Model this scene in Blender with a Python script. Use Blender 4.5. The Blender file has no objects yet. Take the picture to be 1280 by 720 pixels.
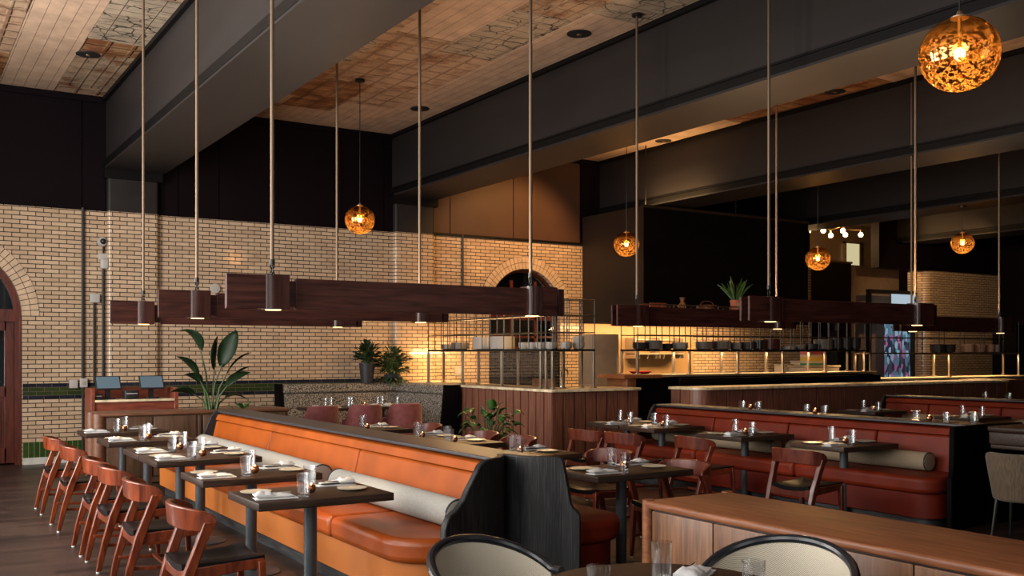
import bpy, bmesh, math, random
from mathutils import Vector, Matrix
R = random.Random(7)
PI = math.pi
COL = bpy.context.scene.collection
SC = bpy.context.scene

# ------------------------------------------------------------------ materials
def new_mat(name):
    m = bpy.data.materials.new(name); m.use_nodes = True
    nt = m.node_tree; nt.nodes.clear()
    out = nt.nodes.new('ShaderNodeOutputMaterial')
    return m, nt, out

def N(nt, t, **kw):
    n = nt.nodes.new(t)
    for k, v in kw.items():
        if k.startswith('_'): setattr(n, k[1:], v)
        else: n.inputs[k.replace('__', ' ')].default_value = v
    return n

def L(nt, a, b): nt.links.new(a, b)

def c4(c): return (c[0], c[1], c[2], 1.0)

def plain(name, col, rough=0.5, metal=0.0, var=0.0, vscale=8.0, bump=0.0, bscale=60.0, coat=0.0, spec=0.5, sheen=0.0, stretch=(1, 1, 1)):
    m, nt, out = new_mat(name)
    b = N(nt, 'ShaderNodeBsdfPrincipled')
    b.inputs['Base Color'].default_value = c4(col)
    b.inputs['Roughness'].default_value = rough
    b.inputs['Metallic'].default_value = metal
    b.inputs['Coat Weight'].default_value = coat
    b.inputs['Coat Roughness'].default_value = 0.15
    b.inputs['Specular IOR Level'].default_value = spec
    if sheen:
        b.inputs['Sheen Weight'].default_value = sheen
        b.inputs['Sheen Roughness'].default_value = 0.4
    L(nt, b.outputs[0], out.inputs[0])
    if var or bump:
        tc = N(nt, 'ShaderNodeTexCoord'); mp = N(nt, 'ShaderNodeMapping'); mp.inputs['Scale'].default_value = stretch
        L(nt, tc.outputs['Object'], mp.inputs['Vector'])
    if var:
        nz = N(nt, 'ShaderNodeTexNoise', Scale=vscale, Detail=5.0); L(nt, mp.outputs[0], nz.inputs['Vector'])
        rp = N(nt, 'ShaderNodeValToRGB')
        rp.color_ramp.elements[0].position = 0.3; rp.color_ramp.elements[1].position = 0.7
        rp.color_ramp.elements[0].color = c4([max(0, c * (1 - var)) for c in col])
        rp.color_ramp.elements[1].color = c4([min(1, c * (1 + var)) for c in col])
        L(nt, nz.outputs['Fac'], rp.inputs[0]); L(nt, rp.outputs[0], b.inputs['Base Color'])
    if bump:
        n2 = N(nt, 'ShaderNodeTexNoise', Scale=bscale, Detail=3.0); L(nt, mp.outputs[0], n2.inputs['Vector'])
        bp = N(nt, 'ShaderNodeBump', Strength=bump, Distance=0.01)
        L(nt, n2.outputs['Fac'], bp.inputs['Height']); L(nt, bp.outputs[0], b.inputs['Normal'])
    return m

def wood(name, c1, c2, grain=(1.2, 18, 18), rough=0.4, scale=3.0, coat=0.0, bump=0.05, spec=0.5, sharp=(0.35, 0.68)):
    """grain: scale per axis; the small number is the direction the grain runs in"""
    m, nt, out = new_mat(name)
    b = N(nt, 'ShaderNodeBsdfPrincipled', Roughness=rough)
    b.inputs['Coat Weight'].default_value = coat; b.inputs['Coat Roughness'].default_value = 0.12
    b.inputs['Specular IOR Level'].default_value = spec
    tc = N(nt, 'ShaderNodeTexCoord'); mp = N(nt, 'ShaderNodeMapping'); mp.inputs['Scale'].default_value = grain
    oi = N(nt, 'ShaderNodeObjectInfo'); ad = N(nt, 'ShaderNodeVectorMath', _operation='ADD'); ml = N(nt, 'ShaderNodeMath', _operation='MULTIPLY')
    ml.inputs[1].default_value = 37.0
    L(nt, oi.outputs['Random'], ml.inputs[0])
    L(nt, tc.outputs['Object'], mp.inputs['Vector']); L(nt, mp.outputs[0], ad.inputs[0]); L(nt, ml.outputs[0], ad.inputs[1])
    nz = N(nt, 'ShaderNodeTexNoise', Scale=scale, Detail=6.0, Roughness=0.6, Distortion=0.6); L(nt, ad.outputs[0], nz.inputs['Vector'])
    rp = N(nt, 'ShaderNodeValToRGB')
    rp.color_ramp.elements[0].position = sharp[0]; rp.color_ramp.elements[0].color = c4(c1)
    rp.color_ramp.elements[1].position = sharp[1]; rp.color_ramp.elements[1].color = c4(c2)
    L(nt, nz.outputs['Fac'], rp.inputs[0]); L(nt, rp.outputs[0], b.inputs['Base Color'])
    bp = N(nt, 'ShaderNodeBump', Strength=bump, Distance=0.01); L(nt, nz.outputs['Fac'], bp.inputs['Height']); L(nt, bp.outputs[0], b.inputs['Normal'])
    L(nt, b.outputs[0], out.inputs[0])
    return m

def brick(name, c1, c2, mortar, bw, bh, ms, rough=0.2, bump=0.5, offset=0.5, dirt=0.25, vertical=False):
    m, nt, out = new_mat(name)
    b = N(nt, 'ShaderNodeBsdfPrincipled')
    tc = N(nt, 'ShaderNodeTexCoord'); sp = N(nt, 'ShaderNodeSeparateXYZ'); L(nt, tc.outputs['Object'], sp.inputs[0])
    ax = N(nt, 'ShaderNodeMath', _operation='ADD'); L(nt, sp.outputs[0], ax.inputs[0]); L(nt, sp.outputs[1], ax.inputs[1])
    cb = N(nt, 'ShaderNodeCombineXYZ'); L(nt, ax.outputs[0], cb.inputs[0]); L(nt, sp.outputs[2], cb.inputs[1])
    t = N(nt, 'ShaderNodeTexBrick', Color1=c4(c1), Color2=c4(c2), Mortar=c4(mortar), Scale=1.0)
    t.offset = offset
    t.inputs['Mortar Size'].default_value = ms; t.inputs['Mortar Smooth'].default_value = 0.2
    t.inputs['Brick Width'].default_value = bw; t.inputs['Row Height'].default_value = bh
    L(nt, cb.outputs[0], t.inputs['Vector'])
    nz = N(nt, 'ShaderNodeTexNoise', Scale=1.3, Detail=6.0); L(nt, cb.outputs[0], nz.inputs['Vector'])
    n3 = N(nt, 'ShaderNodeTexNoise', Scale=18.0, Detail=4.0); L(nt, cb.outputs[0], n3.inputs['Vector'])
    mx = N(nt, 'ShaderNodeMix', _data_type='RGBA', _blend_type='MULTIPLY'); mx.inputs[0].default_value = 1.0
    rp = N(nt, 'ShaderNodeValToRGB'); rp.color_ramp.elements[0].position = 0.3; rp.color_ramp.elements[1].position = 0.65
    rp.color_ramp.elements[0].color = (1 - dirt, 1 - dirt * 1.15, 1 - dirt * 1.3, 1)
    av = N(nt, 'ShaderNodeMath', _operation='MULTIPLY_ADD'); av.inputs[1].default_value = 0.5; 
    h2 = N(nt, 'ShaderNodeMath', _operation='MULTIPLY'); h2.inputs[1].default_value = 0.5; L(nt, n3.outputs['Fac'], h2.inputs[0])
    L(nt, nz.outputs['Fac'], av.inputs[0]); L(nt, h2.outputs[0], av.inputs[2])
    L(nt, av.outputs[0], rp.inputs[0]); L(nt, t.outputs['Color'], mx.inputs[6]); L(nt, rp.outputs[0], mx.inputs[7])
    L(nt, mx.outputs[2], b.inputs['Base Color'])
    rr = N(nt, 'ShaderNodeMapRange'); rr.inputs[3].default_value = rough; rr.inputs[4].default_value = 0.9
    L(nt, t.outputs['Fac'], rr.inputs[0]); L(nt, rr.outputs[0], b.inputs['Roughness'])
    iv = N(nt, 'ShaderNodeMath', _operation='MULTIPLY_ADD'); iv.inputs[1].default_value = -1.0; iv.inputs[2].default_value = 1.0
    L(nt, t.outputs['Fac'], iv.inputs[0])
    hh = N(nt, 'ShaderNodeMath', _operation='MULTIPLY_ADD'); hh.inputs[1].default_value = 0.25
    L(nt, n3.outputs['Fac'], hh.inputs[0]); L(nt, iv.outputs[0], hh.inputs[2])
    bp = N(nt, 'ShaderNodeBump', Strength=bump, Distance=0.006); L(nt, hh.outputs[0], bp.inputs['Height']); L(nt, bp.outputs[0], b.inputs['Normal'])
    L(nt, b.outputs[0], out.inputs[0])
    return m

def emis(name, col, s):
    m, nt, out = new_mat(name)
    e = N(nt, 'ShaderNodeEmission', Color=c4(col), Strength=s); L(nt, e.outputs[0], out.inputs[0])
    return m

def schlick(nt, f0=0.04):
    lw = N(nt, 'ShaderNodeLayerWeight', Blend=0.5); pw = N(nt, 'ShaderNodeMath', _operation='POWER'); pw.inputs[1].default_value = 4.0
    ma = N(nt, 'ShaderNodeMath', _operation='MULTIPLY_ADD'); ma.inputs[1].default_value = 1 - f0; ma.inputs[2].default_value = f0
    L(nt, lw.outputs['Facing'], pw.inputs[0]); L(nt, pw.outputs[0], ma.inputs[0]); return ma.outputs[0]

def glass(name, tint=(0.96, 0.97, 0.98), f=1.45, rough=0.02, extra=0.0):
    """thin clear glass: transparent with a Fresnel reflection"""
    m, nt, out = new_mat(name)
    tr = N(nt, 'ShaderNodeBsdfTransparent', Color=c4(tint)); gl = N(nt, 'ShaderNodeBsdfGlossy', Color=(1, 1, 1, 1), Roughness=rough)
    mx = N(nt, 'ShaderNodeMixShader'); fo = schlick(nt)
    ad = N(nt, 'ShaderNodeMath', _operation='ADD'); ad.inputs[1].default_value = extra; ad.use_clamp = True
    L(nt, fo, ad.inputs[0]); L(nt, ad.outputs[0], mx.inputs[0]); L(nt, tr.outputs[0], mx.inputs[1]); L(nt, gl.outputs[0], mx.inputs[2])
    L(nt, mx.outputs[0], out.inputs[0])
    return m

def globe_mat(name):
    m, nt, out = new_mat(name)
    tc = N(nt, 'ShaderNodeTexCoord'); nz = N(nt, 'ShaderNodeTexNoise', Scale=40.0, Detail=4.0, Roughness=0.6, Distortion=0.8)
    mp = N(nt, 'ShaderNodeMapping'); mp.inputs['Scale'].default_value = (1, 1, 1.35)
    L(nt, tc.outputs['Object'], mp.inputs[0]); L(nt, mp.outputs[0], nz.inputs['Vector'])
    sp = N(nt, 'ShaderNodeSeparateXYZ'); L(nt, tc.outputs['Object'], sp.inputs[0])
    zr = N(nt, 'ShaderNodeMapRange'); zr.inputs[1].default_value = 0.14; zr.inputs[2].default_value = 0.02; L(nt, sp.outputs[2], zr.inputs[0])
    th = N(nt, 'ShaderNodeValToRGB'); th.color_ramp.elements[0].position = 0.47; th.color_ramp.elements[1].position = 0.53
    L(nt, nz.outputs['Fac'], th.inputs[0])
    fa = N(nt, 'ShaderNodeMath', _operation='MULTIPLY'); L(nt, th.outputs[0], fa.inputs[0]); L(nt, zr.outputs[0], fa.inputs[1])
    tr = N(nt, 'ShaderNodeBsdfTransparent', Color=(0.93, 0.62, 0.28, 1))
    gl = N(nt, 'ShaderNodeBsdfGlossy', Color=(0.62, 0.36, 0.13, 1), Roughness=0.06)
    clear = N(nt, 'ShaderNodeMixShader'); L(nt, schlick(nt), clear.inputs[0]); L(nt, tr.outputs[0], clear.inputs[1]); L(nt, gl.outputs[0], clear.inputs[2])
    tl = N(nt, 'ShaderNodeBsdfTranslucent', Color=(0.35, 0.15, 0.035, 1))
    gold = N(nt, 'ShaderNodeMixShader'); gold.inputs[0].default_value = 0.72; L(nt, tl.outputs[0], gold.inputs[1]); L(nt, gl.outputs[0], gold.inputs[2])
    mx = N(nt, 'ShaderNodeMixShader'); L(nt, fa.outputs[0], mx.inputs[0]); L(nt, clear.outputs[0], mx.inputs[1]); L(nt, gold.outputs[0], mx.inputs[2])
    L(nt, mx.outputs[0], out.inputs[0])
    return m

def weave(name, c1, c2, sx=130, sz=130, rough=0.75):
    m, nt, out = new_mat(name)
    b = N(nt, 'ShaderNodeBsdfPrincipled', Roughness=rough)
    tc = N(nt, 'ShaderNodeTexCoord'); sp = N(nt, 'ShaderNodeSeparateXYZ'); L(nt, tc.outputs['Object'], sp.inputs[0])
    def wv(a, s):
        k = N(nt, 'ShaderNodeMath', _operation='MULTIPLY'); k.inputs[1].default_value = s; L(nt, a, k.inputs[0])
        q = N(nt, 'ShaderNodeMath', _operation='SINE'); L(nt, k.outputs[0], q.inputs[0]); return q.outputs[0]
    ax = N(nt, 'ShaderNodeMath', _operation='ADD'); L(nt, sp.outputs[0], ax.inputs[0]); L(nt, sp.outputs[1], ax.inputs[1])
    mu = N(nt, 'ShaderNodeMath', _operation='MULTIPLY'); L(nt, wv(ax.outputs[0], sx * 5), mu.inputs[0]); L(nt, wv(sp.outputs[2], sz * 5), mu.inputs[1])
    mr = N(nt, 'ShaderNodeMapRange'); mr.inputs[1].default_value = -1; L(nt, mu.outputs[0], mr.inputs[0])
    mx = N(nt, 'ShaderNodeMix', _data_type='RGBA'); mx.inputs[6].default_value = c4(c1); mx.inputs[7].default_value = c4(c2)
    L(nt, mr.outputs[0], mx.inputs[0]); L(nt, mx.outputs[2], b.inputs['Base Color'])
    bp = N(nt, 'ShaderNodeBump', Strength=0.4, Distance=0.003); L(nt, mr.outputs[0], bp.inputs['Height']); L(nt, bp.outputs[0], b.inputs['Normal'])
    L(nt, b.outputs[0], out.inputs[0])
    return m

def speckle(name, c1, c2, scale=90, rough=0.85):
    m, nt, out = new_mat(name)
    b = N(nt, 'ShaderNodeBsdfPrincipled', Roughness=rough)
    tc = N(nt, 'ShaderNodeTexCoord'); nz = N(nt, 'ShaderNodeTexNoise', Scale=scale, Detail=2.0, Roughness=0.7); L(nt, tc.outputs['Object'], nz.inputs['Vector'])
    rp = N(nt, 'ShaderNodeValToRGB'); rp.color_ramp.elements[0].position = 0.45; rp.color_ramp.elements[1].position = 0.55
    rp.color_ramp.elements[0].color = c4(c1); rp.color_ramp.elements[1].color = c4(c2)
    L(nt, nz.outputs['Fac'], rp.inputs[0]); L(nt, rp.outputs[0], b.inputs['Base Color']); L(nt, b.outputs[0], out.inputs[0])
    return m

def tin(name, col, grid=None, crack=0.0, rust=0.0, dark=0.0, line=0.28):
    """pressed-tin ceiling: embossed grid, paint cracks and rust of their own"""
    m, nt, out = new_mat(name)
    b = N(nt, 'ShaderNodeBsdfPrincipled', Roughness=0.6)
    tc = N(nt, 'ShaderNodeTexCoord')
    nz = N(nt, 'ShaderNodeTexNoise', Scale=3.2, Detail=9.0, Roughness=0.7); L(nt, tc.outputs['Object'], nz.inputs['Vector'])
    rp = N(nt, 'ShaderNodeValToRGB'); rp.color_ramp.elements[0].position = 0.3; rp.color_ramp.elements[1].position = 0.7
    rp.color_ramp.elements[0].color = c4([c * (0.6 - dark) for c in col]); rp.color_ramp.elements[1].color = c4(col)
    L(nt, nz.outputs['Fac'], rp.inputs[0]); cur = rp.outputs[0]
    if rust:
        n2 = N(nt, 'ShaderNodeTexNoise', Scale=3.0, Detail=6.0, Roughness=0.7); L(nt, tc.outputs['Object'], n2.inputs['Vector'])
        r2 = N(nt, 'ShaderNodeValToRGB'); r2.color_ramp.elements[0].position = 0.62 - rust * 0.3; r2.color_ramp.elements[1].position = 0.78 - rust * 0.3
        L(nt, n2.outputs['Fac'], r2.inputs[0])
        mx = N(nt, 'ShaderNodeMix', _data_type='RGBA'); L(nt, r2.outputs[0], mx.inputs[0]); L(nt, cur, mx.inputs[6]); mx.inputs[7].default_value = (0.16, 0.055, 0.016, 1); cur = mx.outputs[2]
    hs = None
    if grid:
        br = N(nt, 'ShaderNodeTexBrick', Scale=1.0); br.offset = 0.0
        br.inputs['Brick Width'].default_value = grid[0]; br.inputs['Row Height'].default_value = grid[1]; br.inputs['Mortar Size'].default_value = grid[2]; br.inputs['Mortar Smooth'].default_value = 0.6
        L(nt, tc.outputs['Object'], br.inputs['Vector'])
        hs = br.outputs['Fac']
        mx = N(nt, 'ShaderNodeMix', _data_type='RGBA', _blend_type='MULTIPLY'); mm = N(nt, 'ShaderNodeMath', _operation='MULTIPLY'); mm.inputs[1].default_value = line
        L(nt, hs, mm.inputs[0]); L(nt, mm.outputs[0], mx.inputs[0]); L(nt, cur, mx.inputs[6]); mx.inputs[7].default_value = (0.35, 0.26, 0.2, 1); cur = mx.outputs[2]
    if crack:
        di = N(nt, 'ShaderNodeTexNoise', Scale=5.0, Detail=4.0); L(nt, tc.outputs['Object'], di.inputs['Vector'])
        va = N(nt, 'ShaderNodeVectorMath', _operation='MULTIPLY_ADD'); va.inputs[1].default_value = (0.18, 0.18, 0.0); L(nt, di.outputs['Color'], va.inputs[0]); L(nt, tc.outputs['Object'], va.inputs[2])
        vo = N(nt, 'ShaderNodeTexVoronoi', Scale=4.2); vo.feature = 'DISTANCE_TO_EDGE'; L(nt, va.outputs[0], vo.inputs['Vector'])
        cr = N(nt, 'ShaderNodeMapRange'); cr.inputs[1].default_value = 0.012 * crack; cr.inputs[2].default_value = 0.04 * crack; cr.inputs[3].default_value = 1; cr.inputs[4].default_value = 0
        L(nt, vo.outputs['Distance'], cr.inputs[0])
        nz3 = N(nt, 'ShaderNodeTexNoise', Scale=3.0, Detail=2.0); L(nt, tc.outputs['Object'], nz3.inputs['Vector'])
        gt = N(nt, 'ShaderNodeMapRange'); gt.inputs[1].default_value = 0.42; gt.inputs[2].default_value = 0.5; L(nt, nz3.outputs['Fac'], gt.inputs[0])
        mm = N(nt, 'ShaderNodeMath', _operation='MULTIPLY'); L(nt, cr.outputs[0], mm.inputs[0]); L(nt, gt.outputs[0], mm.inputs[1])
        mx = N(nt, 'ShaderNodeMix', _data_type='RGBA'); L(nt, mm.outputs[0], mx.inputs[0]); L(nt, cur, mx.inputs[6]); mx.inputs[7].default_value = (0.012, 0.009, 0.007, 1); cur = mx.outputs[2]
    L(nt, cur, b.inputs['Base Color'])
    if hs is not None:
        bp = N(nt, 'ShaderNodeBump', Strength=0.9, Distance=0.02); L(nt, hs, bp.inputs['Height']); L(nt, bp.outputs[0], b.inputs['Normal'])
    L(nt, b.outputs[0], out.inputs[0])
    return m

M = {}
M['brick'] = brick('glazed_brick', (0.60, 0.44, 0.30), (0.49, 0.345, 0.225), (0.022, 0.015, 0.011), 0.213, 0.0647, 0.0065, rough=0.14, dirt=0.16)
M['brick_plain'] = plain('glazed_voussoir', (0.55, 0.40, 0.27), 0.2, var=0.15, vscale=6)
M['mortar'] = plain('mortar', (0.03, 0.022, 0.016), 0.9)
M['tile_black'] = brick('black_tile', (0.012, 0.014, 0.022), (0.02, 0.022, 0.035), (0.12, 0.09, 0.06), 0.213, 0.06, 0.003, rough=0.12)
M['tile_green'] = brick('green_tile', (0.024, 0.042, 0.012), (0.042, 0.058, 0.018), (0.12, 0.09, 0.06), 0.213, 0.06, 0.003, rough=0.12)
M['tile_green_tall'] = brick('tall_green_tile', (0.024, 0.06, 0.012), (0.042, 0.085, 0.02), (0.22, 0.18, 0.12), 0.075, 0.5, 0.004, rough=0.12, offset=0)
M['white_base'] = plain('white_marble', (0.55, 0.55, 0.5), 0.3, var=0.15)
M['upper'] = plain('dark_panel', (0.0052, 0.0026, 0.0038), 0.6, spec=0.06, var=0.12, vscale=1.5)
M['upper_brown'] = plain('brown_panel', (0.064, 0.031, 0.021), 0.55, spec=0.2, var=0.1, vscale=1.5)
M['black'] = plain('black_paint', (0.008, 0.007, 0.008), 0.5)
M['beam'] = plain('steel_grey_paint', (0.018, 0.0148, 0.0145), 0.5, spec=0.2, var=0.12, vscale=1.2, stretch=(4, 0.5, 4))
M['beam_dark'] = plain('beam_moulding', (0.004, 0.0035, 0.0035), 0.5, spec=0.12)
M['floor'] = None
M['tin_plain'] = tin('tin_plain', (0.54, 0.36, 0.245), grid=(0.155, 6.0, 0.006))
M['tin_coffer'] = tin('tin_coffer', (0.47, 0.30, 0.19), grid=(0.3, 0.3, 0.035), rust=0.35, line=0.45)
M['tin_rust'] = tin('tin_rust', (0.42, 0.22, 0.10), grid=(0.3, 0.3, 0.035), rust=0.75, line=0.5)
M['tin_crack'] = tin('tin_cracked', (0.42, 0.32, 0.225), grid=(0.38, 0.2, 0.008), crack=1.25, dark=0.1, line=0.9)
M['tin_dark'] = tin('tin_dark', (0.40, 0.27, 0.17), grid=(0.15, 0.3, 0.02), rust=0.45, crack=0.5)
M['brass'] = plain('aged_brass', (0.55, 0.38, 0.22), 0.32, 0.9)
M['rodmetal'] = plain('bronze_rod', (0.15, 0.10, 0.063), 0.5, 0.5)
M['iron'] = plain('black_iron', (0.012, 0.011, 0.011), 0.42, 0.4)
M['conduit'] = plain('dark_conduit', (0.02, 0.018, 0.018), 0.5)
M['greybox'] = plain('grey_plastic', (0.42, 0.39, 0.36), 0.45)
M['walnut'] = wood('fixture_walnut', (0.026, 0.007, 0.005), (0.085, 0.027, 0.019), (1.0, 14, 14), 0.36, 2.2, spec=0.35)
M['walnut_v'] = wood('fixture_walnut_end', (0.024, 0.008, 0.006), (0.06, 0.02, 0.015), (14, 14, 1.0), 0.25, 2.2)
M['table'] = wood('table_dark_oak', (0.016, 0.009, 0.006), (0.05, 0.029, 0.020), (1.2, 22, 22), 0.42, 3, spec=0.22)
M['post'] = plain('grey_steel_post', (0.06, 0.067, 0.076), 0.38, 0.3)
M['leather'] = plain('cognac_leather', (0.29, 0.055, 0.006), 0.36, var=0.28, vscale=3.0, bump=0.08, bscale=120, spec=0.4)
M['leather_back'] = plain('orange_suede', (0.27, 0.054, 0.003), 0.6, spec=0.2, var=0.2, vscale=3.0, bump=0.08, bscale=160)
M['leather_base'] = plain('orange_panel', (0.42, 0.122, 0.018), 0.5, var=0.1, vscale=3.0)
M['red'] = plain('red_leather', (0.13, 0.013, 0.003), 0.5, spec=0.22, var=0.25, vscale=4.0, bump=0.06, bscale=120)
M['red_base'] = plain('red_panel', (0.11, 0.009, 0.003), 0.55, spec=0.2, var=0.12)
M['cap'] = plain('charcoal_cap', (0.035, 0.034, 0.038), 0.35, var=0.15, vscale=10)
M['charred'] = wood('charred_oak', (0.009, 0.009, 0.010), (0.06, 0.062, 0.066), (42, 42, 1.3), 0.5, 3.2, bump=0.3, spec=0.3, sharp=(0.48, 0.88))
M['kick'] = wood('kick_board', (0.012, 0.012, 0.013), (0.08, 0.08, 0.085), (16, 1.0, 16), 0.5, 3, bump=0.2, sharp=(0.45, 0.8))
M['bolster'] = plain('grey_linen', (0.30, 0.285, 0.255), 0.85, var=0.14, vscale=90, bump=0.1, bscale=260)
M['bolster_tan'] = plain('tan_linen', (0.24, 0.18, 0.115), 0.85, var=0.14, vscale=90, bump=0.1, bscale=260)
M['chairwood'] = wood('red_teak', (0.07, 0.010, 0.003), (0.245, 0.047, 0.012), (9, 9, 2.0), 0.3, 2.2, coat=0.35)
M['chairwood_dark'] = wood('dark_teak', (0.06, 0.010, 0.006), (0.15, 0.03, 0.013), (9, 9, 2.0), 0.33, 2.2, coat=0.3)
M['blackleather'] = plain('black_leather', (0.0035, 0.0035, 0.004), 0.33, spec=0.22, bump=0.06, bscale=140)
M['foot'] = plain('white_glide', (0.7, 0.7, 0.68), 0.4)
M['china'] = plain('cream_china', (0.52, 0.465, 0.36), 0.25)
M['linen'] = plain('white_napkin', (0.55, 0.545, 0.54), 0.85, bump=0.15, bscale=90)
M['glass'] = glass('clear_glass', extra=0.045, rough=0.03)
M['glassbase'] = glass('thick_glass_base', (0.75, 0.77, 0.8), extra=0.12)
M['pane'] = glass('window_pane', (0.9, 0.92, 0.94))
M['screenglass'] = glass('guard_glass', (0.93, 0.93, 0.92))
M['copper'] = plain('mercury_copper', (0.34, 0.14, 0.07), 0.2, 0.85, var=0.5, vscale=60)
M['flame'] = emis('candle_flame', (1.0, 0.5, 0.14), 28)
M['wax'] = emis('lit_wax', (1.0, 0.34, 0.07), 2.2)
M['wax2'] = emis('low_lit_wax', (1.0, 0.34, 0.07), 1.2)
M['globe'] = globe_mat('gilded_globe')
M['bulb'] = emis('bulb', (1.0, 0.62, 0.26), 60)
M['smallbulb'] = emis('string_bulb', (1.0, 0.62, 0.25), 26)
M['downlight'] = emis('downlight', (1.0, 0.62, 0.22), 5)
M['strip'] = emis('warm_strip', (1.0, 0.60, 0.22), 7)
M['doorwood'] = wood('mahogany_door', (0.05, 0.009, 0.005), (0.14, 0.027, 0.013), (8, 8, 1.2), 0.3, 2.5, coat=0.3)
M['oak'] = wood('oak_panel', (0.055, 0.019, 0.007), (0.22, 0.092, 0.035), (16, 12, 0.8), 0.42, 2.6, sharp=(0.3, 0.72))
M['oak_top'] = wood('oak_top', (0.13, 0.042, 0.016), (0.27, 0.10, 0.042), (14, 1.0, 14), 0.45, 2.4, spec=0.35)
M['divider'] = wood('brown_oak', (0.055, 0.028, 0.015), (0.13, 0.066, 0.036), (16, 16, 1.0), 0.42, 2.6)
M['divider_top'] = wood('brown_oak_rail', (0.09, 0.036, 0.018), (0.17, 0.07, 0.037), (1.2, 16, 16), 0.35, 2.6)
M['clad'] = wood('walnut_cladding', (0.10, 0.036, 0.023), (0.25, 0.10, 0.062), (18, 18, 0.9), 0.42, 2.6)
M['stone'] = plain('pale_stone', (0.62, 0.50, 0.33), 0.3, var=0.35, vscale=9)
M['poswood'] = wood('pos_mahogany', (0.11, 0.022, 0.012), (0.24, 0.055, 0.028), (2, 10, 10), 0.35, 2.5)
M['screen'] = plain('tablet_screen', (0.10, 0.15, 0.19), 0.12, spec=0.8)
M['plastic'] = plain('black_plastic', (0.012, 0.012, 0.013), 0.35)
M['leaf'] = plain('deep_green_leaf', (0.006, 0.018, 0.005), 0.5, spec=0.25, var=0.4, vscale=7)
M['leafmid'] = plain('mid_green_leaf', (0.016, 0.036, 0.008), 0.45, var=0.5, vscale=9)
M['leaf2'] = plain('bright_green_leaf', (0.035, 0.085, 0.015), 0.4, var=0.5, vscale=9)
M['stem'] = plain('green_stem', (0.04, 0.075, 0.02), 0.5)
M['soil'] = plain('soil', (0.02, 0.013, 0.008), 0.95)
M['pot_dark'] = plain('dark_pot', (0.022, 0.020, 0.028), 0.5)
M['terracotta'] = plain('terracotta', (0.42, 0.12, 0.05), 0.75, var=0.2)
M['potlabel'] = plain('pot_patch', (0.55, 0.42, 0.27), 0.7, var=0.4, vscale=30)
M['speck'] = speckle('grey_speckled_boucle', (0.035, 0.031, 0.026), (0.30, 0.26, 0.21), 48)
M['ochre'] = plain('ochre_seat', (0.22, 0.10, 0.025), 0.6)
M['mauve'] = plain('mauve_velvet', (0.21, 0.052, 0.050), 0.75, var=0.22, vscale=14, sheen=0.5)
M['suede'] = plain('brown_suede', (0.085, 0.056, 0.032), 0.85, var=0.35, vscale=16, sheen=0.2, stretch=(5, 5, 0.6))
M['cane'] = weave('woven_cane', (0.30, 0.25, 0.18), (0.68, 0.61, 0.50))
M['blacktube'] = plain('black_bentwood', (0.012, 0.013, 0.017), 0.28)
M['steel'] = plain('brushed_steel', (0.52, 0.46, 0.38), 0.35, 0.9, var=0.12, vscale=8, stretch=(0.4, 0.4, 12))
M['steelpost'] = plain('satin_steel_post', (0.45, 0.38, 0.30), 0.35, 0.85)
M['panelgold'] = plain('warm_wall_panel', (0.40, 0.25, 0.12), 0.4, 0.2, var=0.15, vscale=2)
M['cabinet'] = plain('beige_cabinet', (0.42, 0.32, 0.22), 0.45, var=0.08)
M['hood'] = plain('hood_box', (0.017, 0.010, 0.006), 0.45, spec=0.3, var=0.15, vscale=1.5)
M['gloss_black'] = plain('gloss_black', (0.0022, 0.0018, 0.0022), 0.7, spec=0.06)
M['white'] = plain('white_ware', (0.36, 0.32, 0.28), 0.3)
M['greyware'] = plain('grey_ware', (0.12, 0.105, 0.09), 0.4)
M['darkware'] = plain('dark_ware', (0.03, 0.027, 0.025), 0.4)
M['redware'] = plain('dark_red_ware', (0.06, 0.012, 0.010), 0.4)
M['redplastic'] = plain('red_plastic', (0.5, 0.02, 0.015), 0.4)
M['brownwall'] = plain('brown_wall', (0.20, 0.13, 0.075), 0.6, var=0.1)
M['chrome'] = plain('chrome', (0.7, 0.7, 0.7), 0.12, 1.0)

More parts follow.
